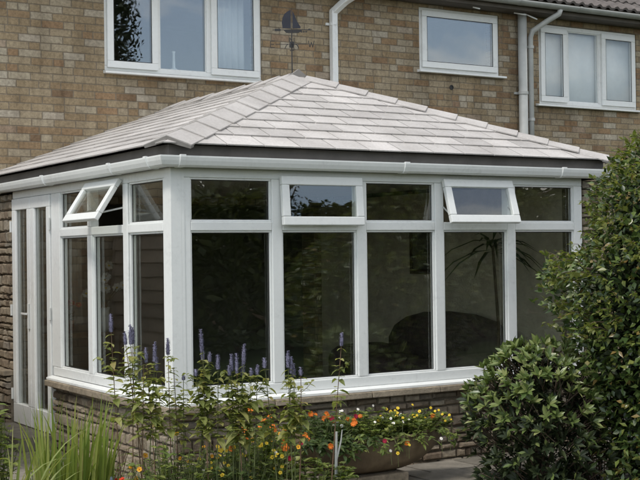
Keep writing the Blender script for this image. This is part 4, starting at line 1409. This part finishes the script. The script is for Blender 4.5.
hyssop("purple-spiked hyssop clump in front of the left side windows", [((-.71, -.67, 1.235), .11, 9), ((-.64, -.72, 1.13), .08, 8), ((-.61, -.73, 1.17), .12, 8), ((-.585, -.70, 1.15), .10, 7),
       ((-.53, -.77, 1.03), .09, 9), ((-.49, -.8, 1.065), .12, 9), ((-.46, -.76, .97), .08, 9), ((-.56, -.80, .92), .0, 8)], HG)
hyssop("slim hyssop with one purple spike against the white corner post", [((-.42, -.84, 1.085), .10, 9), ((-.38, -.83, .90), .0, 8), ((-.33, -.86, .86), .03, 7)], HG)
hyssop("tallest purple-spiked hyssop clump at the left edge of the front windows", [((-.25, -.95, 1.135), .13, 10), ((-.21, -.97, 1.0), .06, 8), ((-.235, -.93, 1.03), .08, 8), ((-.17, -1.0, .985), .09, 9), ((-.29, -.95, .90), .04, 8)], HG)
hyssop("dense purple-spiked hyssop clump in front of the first large front pane", [((-.04, -1.08, 1.045), .12, 10), ((-.10, -1.04, .985), .10, 9), ((-.075, -1.06, .99), .12, 9), ((-.03, -1.05, .93), .08, 9), ((-.12, -1.05, .92), .06, 8),
       ((.0, -1.10, .90), .05, 8), ((.03, -1.12, .92), .06, 8)], HG)
hyssop("small purple-spiked hyssop clump before the first front mullion", [((.185, -1.22, 1.0), .10, 8), ((.205, -1.22, .965), .10, 9), ((.235, -1.20, .92), .08, 8), ((.07, -1.14, .96), .06, 7), ((.26, -1.24, .90), .05, 7)], HG)
hyssop("single leaning hyssop stem with one spike before the second front pane", [((.455, -1.39, 1.105), .08, 7)], HG)
# grey stake in front of planter
m = MB(); m.tube([(.60, -1.08, GZ), (.605, -1.075, .25), (.615, -1.07, .46)], [.011, .010, .007], 7); m.tube([(.605, -1.075, .27), (.64, -1.08, .40), (.65, -1.08, .47)], [.006, .005, .003], 6)
tag(m.build("bare_stem", M['pipe_grey']), "bare grey forked woody stem in front of the boat planter", "stem")

# ------------------------------------------------------------------ shrubs on the right
def shrub_points(n, c, prof, zr, shell=(.78, 1.02), sq=1.0, seed=0, lump=.16, freq=2.6):
    """points near the surface of an upright crown; prof(z01) -> radius"""
    g = np.random.default_rng(seed)
    out, nr = [], []
    while len(out) < n:
        z01 = g.random(); a = g.random() * 2 * math.pi
        r = prof(z01)
        if g.random() > r / .95: continue
        z = zr[0] + (zr[1] - zr[0]) * z01
        d = Vector((math.cos(a), math.sin(a) * sq, 0))
        lu = mnoise.noise(Vector((d.x * freq + seed, d.y * freq, z * freq * 1.2)))
        lu2 = mnoise.noise(Vector((d.x * 7 + seed, d.y * 7, z * 7)))
        k = g.uniform(*shell) * (1 + lump * 1.5 * lu + lump * .8 * lu2)
        p = (c[0] + d.x * r * k, c[1] + d.y * r * k, z)
        out.append(p); nr.append((d.x, d.y, .35 + .9 * max(0, z01 - .6)))
    return np.array(out), np.array(nr)

def prof_from(pts):
    xs_ = [p[0] for p in pts]; ys_ = [p[1] for p in pts]
    return lambda t: float(np.interp(t, xs_, ys_))

sh = thing("evergreen_shrub", "tall dark evergreen shrub with small glossy leaves at the right edge", "shrub", (2.98, -1.72, GZ))
SC = (2.98, -1.72)
prof = prof_from([(0, .46), (.18, .58), (.37, .75), (.50, .81), (.59, .84), (.63, .77), (.69, .60), (.76, .56), (.85, .52), (.93, .38), (1, .18)])
P1, N1 = shrub_points(16000, SC, prof, (.0, 2.36), (.70, 1.04), 1.0, 3, .16)
P2, N2 = shrub_points(13000, SC, prof, (.0, 2.28), (.30, .75), 1.0, 5, .1)
def jit(Nn, s, g):
    D_ = Nn / np.linalg.norm(Nn, axis=1, keepdims=True) + g.normal(0, s, Nn.shape)
    return D_
D1 = jit(N1, .75, nrg); D1[:, 2] -= .1
NN1 = jit(N1, .5, nrg); NN1[:, 2] += .7
leaves_obj("foliage", P1, D1, NN1, nrg.uniform(.038, .070, len(P1)), nrg.uniform(.022, .040, len(P1)), M['shrub'], sh)
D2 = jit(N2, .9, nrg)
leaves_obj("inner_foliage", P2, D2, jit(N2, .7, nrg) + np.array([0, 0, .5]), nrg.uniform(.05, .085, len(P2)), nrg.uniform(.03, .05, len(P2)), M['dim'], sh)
# young sprays reaching out
tw, tl = MB(), []
tP, tD, tN = [], [], []
g3 = np.random.default_rng(21)
for k in range(380):
    z01 = g3.uniform(.36, 1.0) ** .85; a = g3.uniform(math.pi * .55, math.pi * 1.75) if g3.random() < .8 else g3.uniform(0, 6.28)
    r = prof(z01) * g3.uniform(.86, 1.0); z = 2.36 * z01
    p = Vector((SC[0] + r * math.cos(a), SC[1] + r * math.sin(a), z))
    d = Vector((math.cos(a), math.sin(a), g3.uniform(.0, .9))).normalized()
    L = g3.uniform(.06, .24) * (.6 if z01 > .63 else 1)
    q = p + d * L + Vector((0, 0, -.15 * L))
    tw.tube([p, (p + q) / 2 + Vector((0, 0, .02)), q], [.003, .0022, .0012], 4)
    for i in range(int(5 + L * 45)):
        u = g3.uniform(.0, 1.05)
        tP.append(p + (q - p) * u); tD.append(d * .5 + Vector(g3.normal(0, .6, 3))); tN.append(Vector((g3.normal(0, .4), g3.normal(0, .4), 1)))
# one long spray to the left at mid height
for (p, q) in (((2.20, -1.45, 1.43), (2.03, -1.47, 1.46)), ((2.24, -1.40, 1.36), (2.10, -1.44, 1.33)), ((2.27, -1.5, 1.50), (2.12, -1.50, 1.55))):
    p, q = Vector(p), Vector(q)
    tw.tube([p, (p + q) / 2 + Vector((0, 0, .02)), q], [.004, .003, .0015], 4)
    for i in range(22):
        u = g3.uniform(.1, 1.05)
        tP.append(p + (q - p) * u + Vector((0, 0, .02))); tD.append((q - p).normalized() * .5 + Vector(g3.normal(0, .6, 3))); tN.append(Vector((g3.normal(0, .4), g3.normal(0, .4), 1)))
tw.build("twigs", M['twig'], sh)["kind"] = "stuff"
leaves_obj("young_foliage", np.array(tP), np.array(tD), np.array(tN), g3.uniform(.03, .056, len(tP)), g3.uniform(.018, .03, len(tP)), M['shrub_tip'], sh)
tr = MB()
for k in range(9):
    a = g3.uniform(0, 6.28); r = g3.uniform(.05, .3)
    b = Vector((SC[0] + r * math.cos(a), SC[1] + r * math.sin(a), GZ))
    e_ = Vector((SC[0] + r * 1.9 * math.cos(a), SC[1] + r * 1.9 * math.sin(a), g3.uniform(1.3, 2.1)))
    tr.tube([b, (b + e_) / 2 + Vector((g3.normal(0, .06), g3.normal(0, .06), 0)), e_], [.018, .014, .006], 6)
tr.build("stems", M['bark'], sh)

la = thing("laurel_bush", "low bush with long pale green leaves below the right-hand window", "shrub", (2.27, -1.08, GZ))
LC = (2.27, -1.08)
lprof = prof_from([(0, .40), (.3, .46), (.6, .45), (.8, .36), (1, .16)])
m = MB(); st = MB(); inner = MB()
g4 = random.Random(5)
for k in range(430):
    z01 = g4.random() ** .75; a = g4.uniform(0, 6.283)
    r = lprof(z01) * g4.uniform(.86, 1.06); z = GZ + .97 * z01
    nz = Vector((math.cos(a), math.sin(a), .1 + 1.5 * max(0, z01 - .45))).normalized()
    lu = mnoise.noise(Vector((nz.x * 2, nz.y * 2, z * 3)))
    p = Vector((LC[0] + r * (1 + .22 * lu) * math.cos(a), LC[1] + r * (1 + .22 * lu) * math.sin(a), z + .06 * lu))
    d0 = (nz + Vector((g4.gauss(0, .25), g4.gauss(0, .25), .5))).normalized()
    st.tube([p - d0 * .16, p], [.004, .003], 4)
    u = d0.cross(Vector((.3, .1, 1))).normalized(); v = d0.cross(u)
    nlv = g4.randint(6, 10)
    for i in range(nlv):
        aa = 2 * math.pi * i / nlv + g4.uniform(-.3, .3)
        op = g4.uniform(.35, 1.15)
        d = d0 * math.cos(op) + (u * math.cos(aa) + v * math.sin(aa)) * math.sin(op)
        L = g4.uniform(.05, .095)
        m.leaf(p, d, d0, L, L * g4.uniform(.32, .42), g4.uniform(.0, .25), 0 if z01 > .50 + g4.gauss(0, .12) or g4.random() < .15 else 1)  # lower leaves mostly take the darker colour, shade painted in
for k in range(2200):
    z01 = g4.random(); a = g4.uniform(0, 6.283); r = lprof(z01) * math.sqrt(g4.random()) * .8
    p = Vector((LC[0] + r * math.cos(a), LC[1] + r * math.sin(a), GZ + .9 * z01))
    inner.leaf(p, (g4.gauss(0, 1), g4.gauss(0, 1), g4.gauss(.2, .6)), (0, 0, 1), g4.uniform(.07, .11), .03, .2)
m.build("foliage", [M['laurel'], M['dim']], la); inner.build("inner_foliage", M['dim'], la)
for k in range(10):
    a = g4.uniform(0, 6.28); st.tube([(LC[0], LC[1], GZ), (LC[0] + .15 * math.cos(a), LC[1] + .15 * math.sin(a), .35), (LC[0] + .32 * math.cos(a), LC[1] + .32 * math.sin(a), .7)], [.014, .01, .005], 5)
st.build("stems", M['bark'], la)
# low dark undergrowth between the two shrubs
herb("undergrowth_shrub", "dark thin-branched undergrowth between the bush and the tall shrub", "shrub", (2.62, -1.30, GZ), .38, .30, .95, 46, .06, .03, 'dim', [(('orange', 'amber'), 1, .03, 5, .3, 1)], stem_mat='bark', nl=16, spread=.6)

# ------------------------------------------------------------------ fence and garden trees seen in the glass
fe = thing("board_fence", "brown horizontal board fence mirrored in the left side pane", "fence", (-1.2, 2.8, GZ))
m = MB()
for k in range(15):
    z = GZ + .02 + .128 * k
    m.prism([(-1.20, 1.5, z), (-1.170, 1.5, z), (-1.188, 1.5, z + .14), (-1.20, 1.5, z + .14)], (0, 2.6, 0))
m.build("boards", M['fence'], fe)
for yy in (1.45, 2.8, 4.08):
    m = MB(); m.box(-1.30, -1.204, yy - .045, yy + .045, GZ, 2.0); m.build("post", M['fence'], fe)

def tree(name, label, base, h, rad, n, leaf, mat, group, conical=False, seed=1):
    t = thing(name, label, "tree", base, 0, group)
    g = np.random.default_rng(seed)
    m = MB(); b = Vector(base)
    m.tube([b, b + Vector((.1, .05, h * .4)), b + Vector((0, 0, h * .85))], [.16, .11, .03], 8)
    for k in range(9):
        a = g.uniform(0, 6.28); z = h * g.uniform(.25, .7)
        m.tube([b + Vector((0, 0, z)), b + Vector((math.cos(a) * rad * .4, math.sin(a) * rad * .4, z + .3)), b + Vector((math.cos(a) * rad * .75, math.sin(a) * rad * .75, z + h * .12))], [.06, .04, .015], 5)
    m.build("trunk", M['bark'], t)
    P = []
    while len(P) < n:
        z01 = g.random()
        if conical:
            rr = rad * (1 - z01) ** .7 * (.35 + .65 * min(1, z01 * 12))
        else:
            rr = rad * math.sin(math.pi * min(.98, .12 + .86 * z01)) ** .6
        a = g.uniform(0, 6.28)
        k = math.sqrt(g.random())
        lu = mnoise.noise(Vector((math.cos(a) * 2.2 + seed * 3.1, math.sin(a) * 2.2, z01 * 7)))
        rr2 = rr * k * (1 + .5 * lu)
        if lu < -.35 and k > .7: continue
        P.append((base[0] + rr2 * math.cos(a), base[1] + rr2 * math.sin(a), base[2] + h * (.03 + .97 * z01) + .4 * lu))
    P = np.array(P)
    Dd = g.normal(0, 1, P.shape); Nn = g.normal(0, .6, P.shape) + np.array([0, 0, 1.])
    leaves_obj("crown", P, Dd, Nn, g.uniform(.6, 1.2, len(P)) * leaf, g.uniform(.4, .7, len(P)) * leaf, mat, t)
    return t
TG = "garden trees mirrored in the windows"
kinds = ["broad leafy garden tree mirrored in the front panes"]
spots_t = [(4.5, -15.5, 4.6, 2.2), (7.0, -15.0, 5.0, 2.0), (11.6, -15.8, 5.4, 2.1), (14.0, -15.2, 5.0, 2.2), (16.8, -16.0, 5.2, 2.3), (19.6, -15.3, 5.0, 2.2), (22.6, -16.0, 5.4, 2.4), (25.8, -15.4, 5.0, 2.3), (29.0, -15.8, 5.2, 2.4)]
for i, (x, y, h, r) in enumerate(spots_t):
    tree("garden_tree", "broad leafy tree in the row mirrored by the conservatory glass", (x, y, GZ), h, r, 9000, .22, M['tree'], TG, False, i + 2)
tree("conifer_tree", "tall dark conifer mirrored in the left pane of the upper window", (9.25, -15.6, GZ), 13.0, 1.35, 15000, .16, M['conifer'], None, True, 31)
hd = thing("garden_hedge", "long clipped hedge mirrored low in the front panes", "hedge", (14, -10.2, GZ))
g5 = np.random.default_rng(77)
n = 52000
P = np.stack([g5.uniform(-1, 30, n), -10.2 + g5.uniform(-.6, .6, n), GZ + 2.7 * g5.random(n) ** .7], 1)
P[:, 2] += .25 * np.array([mnoise.noise(Vector((p[0] * .8, 0, 3))) for p in P])
leaves_obj("foliage", P, g5.normal(0, 1, P.shape), g5.normal(0, .6, P.shape) + np.array([0, -.3, 1.]), g5.uniform(.10, .18, n), g5.uniform(.07, .12, n), M['tree'], hd)
m = MB()
for k in range(32):
    x = -1 + k; m.tube([(x, -10.2, GZ), (x + .1, -13.45, 1.5), (x, -10.2, 3.0)], [.05, .04, .015], 5)
m.build("stems", M['bark'], hd)
